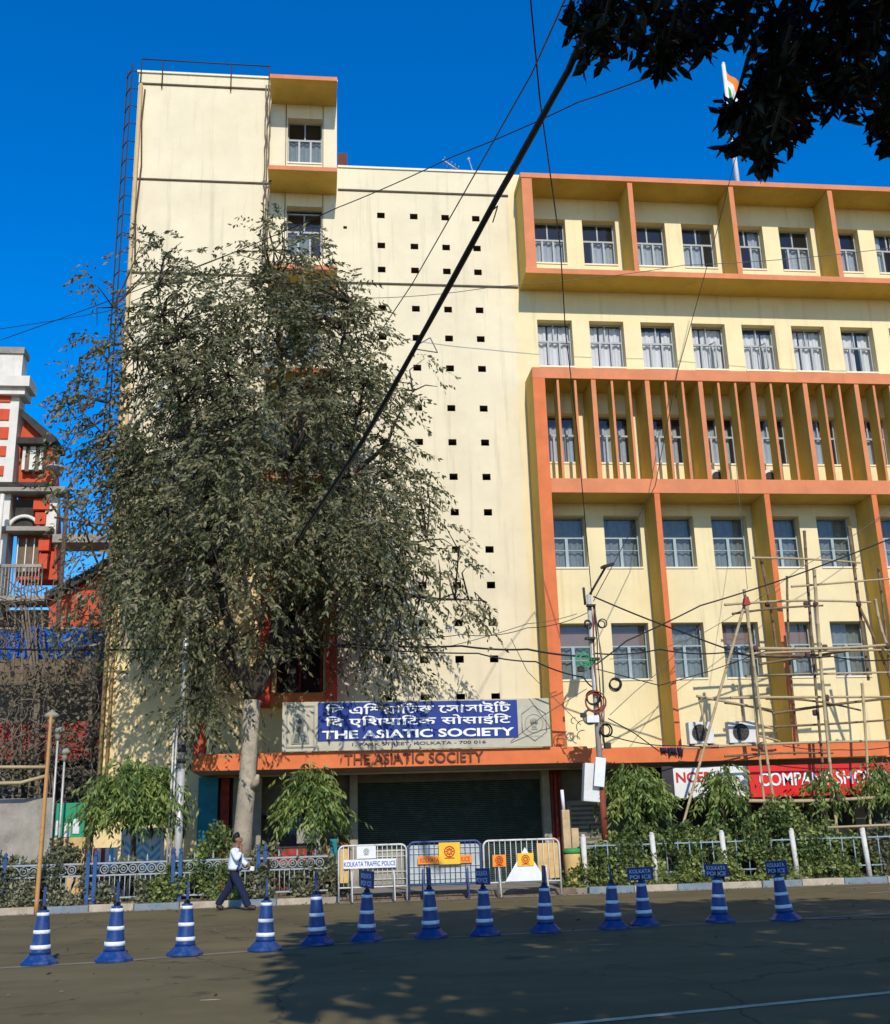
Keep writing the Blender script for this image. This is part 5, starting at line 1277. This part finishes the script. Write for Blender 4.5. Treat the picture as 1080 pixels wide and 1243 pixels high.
for x in (82,136): 
    p = at(x,600 if x == 82 else 640,fbz); b = MB(); b.tube([(p.x,fbz,0),(p.x,fbz,p.z)], .09, 7); b.build('post', 'iron_rust', fbg)
for a, c in (((82,652),(64,690)),((82,612),(125,650)),((62,612),(82,640)),((118,650),(136,625))): bar(a, c, .05, 'iron_rust', fbg, 'brace')
SY = 43
sh = empty('red_shed', (at(90,800,SY).x, SY, 0)); tag(sh, 'red walled shed with dark sloping roof behind the footbridge', 'shed')
poly = [at(x, y, SY) for x, y in ((55,900),(150,900),(150,668),(125,690),(60,722))]
b = MB(); b.prism([(v.x, max(v.z,0)) for v in poly], SY, SY+4); b.build('wall', 'old_red', sh)
poly = [at(x, y, SY) for x, y in ((56,722),(125,686),(150,660),(150,672),(125,697),(58,730))]
b = MB(); b.prism([(v.x, v.z) for v in poly][::-1], SY-.4, SY+4.2); b.build('roof', 'roof_dark', sh)
tp_ = empty('tarpaulin', (at(60,780,37.5).x, 37.5, 3)); tag(tp_, 'bright blue tarpaulin sheet stretched at far left', 'tarpaulin')
b = MB(); n = 24; p0, p1 = at(-40,763,37.5), at(128,763,37.5); zb = at(60,801,37.5).z
for i in range(n):
    for j in range(5):
        f = lambda u, v: (p0.x+(p1.x-p0.x)*u, 37.5+.18*math.sin(u*21+v*2)+.1*math.sin(u*47)-.25*v, p0.z+(zb-p0.z)*v+.06*math.sin(u*17)*(v < .5))
        b.face([f(i/n,(j+1)/5), f((i+1)/n,(j+1)/5), f((i+1)/n,j/5), f(i/n,j/5)], 0, True)
b.build('sheet', 'tarp_blue', tp_)
b = MB(); b.tube([p0, p1], .04, 6); b.build('edge_pole', 'bamboo', tp_)
# dry creeper tangle in front of it
cr = empty('dry_creeper', (at(60,1000,36.2).x, 36.2, .1)); tag(cr, 'brown tangle of dry creepers and twigs left of the tower', 'creeper')
b = MB()
for i in range(300):
    px, py = random.uniform(-10,126), random.uniform(700,965); c = at(px, py, random.uniform(35.6,37.2)); a = random.uniform(0,6.28); L = random.uniform(.5,1.6); pts = []
    for j in range(5): 
        a += random.gauss(0,.5); pts.append(tuple(c)); c = c+Vector((math.cos(a)*.8, random.gauss(0,.3), math.sin(a)))*L/4
    b.tube(pts, [.022,.02,.017,.012,.006], 4, cap=False)
for i in range(9):
    x = random.uniform(2,120); p = at(x, 965, 36.4); q = at(x+random.gauss(0,14), 735, 36.4); b.tube([(p.x,36.4,.1), p, p.lerp(q,.5)+Vector((random.gauss(0,.2),0,0)), q], [.06,.05,.045,.03], 6)
b.build('stem', 'twig_dry', cr)
P = np.array([tuple(at(random.uniform(-10,130), 715+random.random()**.8*250, random.uniform(35.5,37.3))) for i in range(5200)])
nn = np.array([noise.noise(tuple(p*.8)) for p in P]); P = P[nn > -.08]
V, Fq = leaves(P, RNG.normal(size=P.shape), RNG.uniform(.1,.22,len(P)), RNG.uniform(.03,.06,len(P))); np_mesh('leaf_mass', V, Fq, 'leaf_dry', cr)
rs = empty('market_stall', (at(80,900,37.6).x, 37.6, .1)); tag(rs, 'red clad stall half hidden behind the dry creepers', 'stall')
p, q = at(-30,925,37.6), at(124,875,37.6); b = MB(); b.box(p.x, q.x, 37.6, 39, p.z, q.z); b.build('fascia', 'mural_red', rs)
b = MB(); b.box(p.x, q.x, 37.9, 39, 0.1, p.z); b.build('counter', 'shop_dark', rs)
b = MB(); p, q = at(-60,845,40), at(124,760,40); b.box(p.x, q.x, 39.8, 42, .1, q.z-.1); b.build('back_wall', 'old_brown', rs)
wl = empty('compound_wall', (at(30,1030,35).x, 35, .1)); tag(wl, 'grey stained compound wall at the left edge', 'wall')
p, q = at(-60,1060,35), at(64,968,35); b = MB(); b.box(p.x-8, q.x, 35, 35.35, 0, q.z); b.build('plaster_face', 'stone_grey', wl, bevel=.03)
b = MB(); b.box(p.x-8, q.x, 34.93, 34.998, .95, 1.05); b.build('string_course', 'concrete_white', wl)
b = MB(); b.tube([at(-20,931,34.6), at(58,931,34.6)], .05, 7); tag(b.build('rail_pole', 'bamboo'), 'upper pale horizontal pole above the grey wall', 'pole')
b = MB(); b.tube([at(-20,951,34.3), at(25,950,34.3), at(55,942,34.3)], .055, 7); tag(b.build('rail_pole', 'bamboo'), 'lower bent pale pole above the grey wall', 'pole')
gb_ = empty('painted_board', (at(84,1000,34).x, 34, .1)); tag(gb_, 'green painted board with white block shapes beside the round weeping tree', 'board')
p, q = at(64,1033,34), at(104,974,34); b = MB(); b.box(p.x, q.x, 34, 34.1, .2, q.z); b.build('panel', 'board_green', gb_)
for x0, x1, y0, y1 in ((67,74,996,1014),(77,86,999,1016),(88,97,994,1012)):
    p, q = at(x0,y1,33.98), at(x1,y0,33.98); b = MB(); b.box(p.x, q.x, 33.97, 33.998, p.z, q.z); b.build('white_shape', 'mural_white', gb_)
p, q = at(64,1033,33.98), at(104,1016,33.98); b = MB(); b.box(p.x, q.x, 33.96, 33.998, .2, q.z); b.build('yellow_base', 'bin_yellow', gb_)
mb_ = empty('mural_board', (at(160,1030,33.8).x, 33.8, .1)); tag(mb_, 'white board with blue zigzag chevrons behind the round weeping tree', 'board')
p, q = at(146,1040,33.8), at(200,1004,33.8); b = MB(); b.box(p.x, q.x, 33.8, 33.86, .2, q.z); b.build('panel', 'mural_white', mb_)
for k in range(3):
    b = MB(); x0, x1 = p.x+.1, q.x-.1; n = 4; z0 = .95+.22*k
    for i in range(n):
        xa, xb = x0+(x1-x0)*i/n, x0+(x1-x0)*(i+1)/n; za, zb = (z0+.25, z0) if i % 2 == 0 else (z0, z0+.25)
        b.face([(xa,33.795-.002*k,za),(xb,33.795-.002*k,zb),(xb,33.795-.002*k,zb+.11),(xa,33.795-.002*k,za+.11)])
    b.build('chevron', 'mural_sky', mb_)
st = empty('striped_board', (at(122,1030,33.6).x, 33.6, .1)); tag(st, 'narrow red, white and blue striped board under the round weeping tree', 'board')
xx = at(113,1030,33.6).x
for i, m in enumerate(('mural_red','mural_white','mural_red','mural_white','mural_sky','mural_white')):
    b = MB(); b.box(xx+.115*i, xx+.115*(i+1)-.004, 33.6, 33.66, .2, 1.55); b.build('stripe', m, st)
gbd = empty('garden_board', (at(372,1035,31.3).x, 31.25, .15)); tag(gbd, 'small beige board under the cone-shaped weeping tree', 'board')
p, q = at(360,1024,31.25), at(388,1004,31.25); b = MB(); b.box(p.x, q.x, 31.25, 31.28, p.z, q.z); b.build('panel', 'plaster_grey', gbd, bevel=.01)
b = MB(); m_ = (p.x+q.x)/2; b.box(m_-.03, m_+.03, 31.285, 31.32, .1, p.z+.2); b.build('stake', 'bark_dark', gbd)
# blown litter: dry leaves and paper scraps on the carriageway and in the gutter
n_ = 520; q = np.stack([RNG.uniform(-9, 17, n_), np.where(RNG.random(n_) < .55, KY-.45*RNG.random(n_)**.6, RNG.uniform(10.5, 29.5, n_)), np.full(n_, .012)], 1)
D = RNG.normal(size=q.shape); D[:, 2] *= .12
V, Fq = leaves(q, D, RNG.uniform(.04, .11, n_), RNG.uniform(.012, .035, n_)); V[:, 2] = np.maximum(V[:, 2], .007)
tag(np_mesh('leaf_litter', V, Fq, 'leaf_dry'), 'dry leaves and scraps scattered over road and gutter', 'litter', kind='stuff')
bpy.context.view_layer.update()
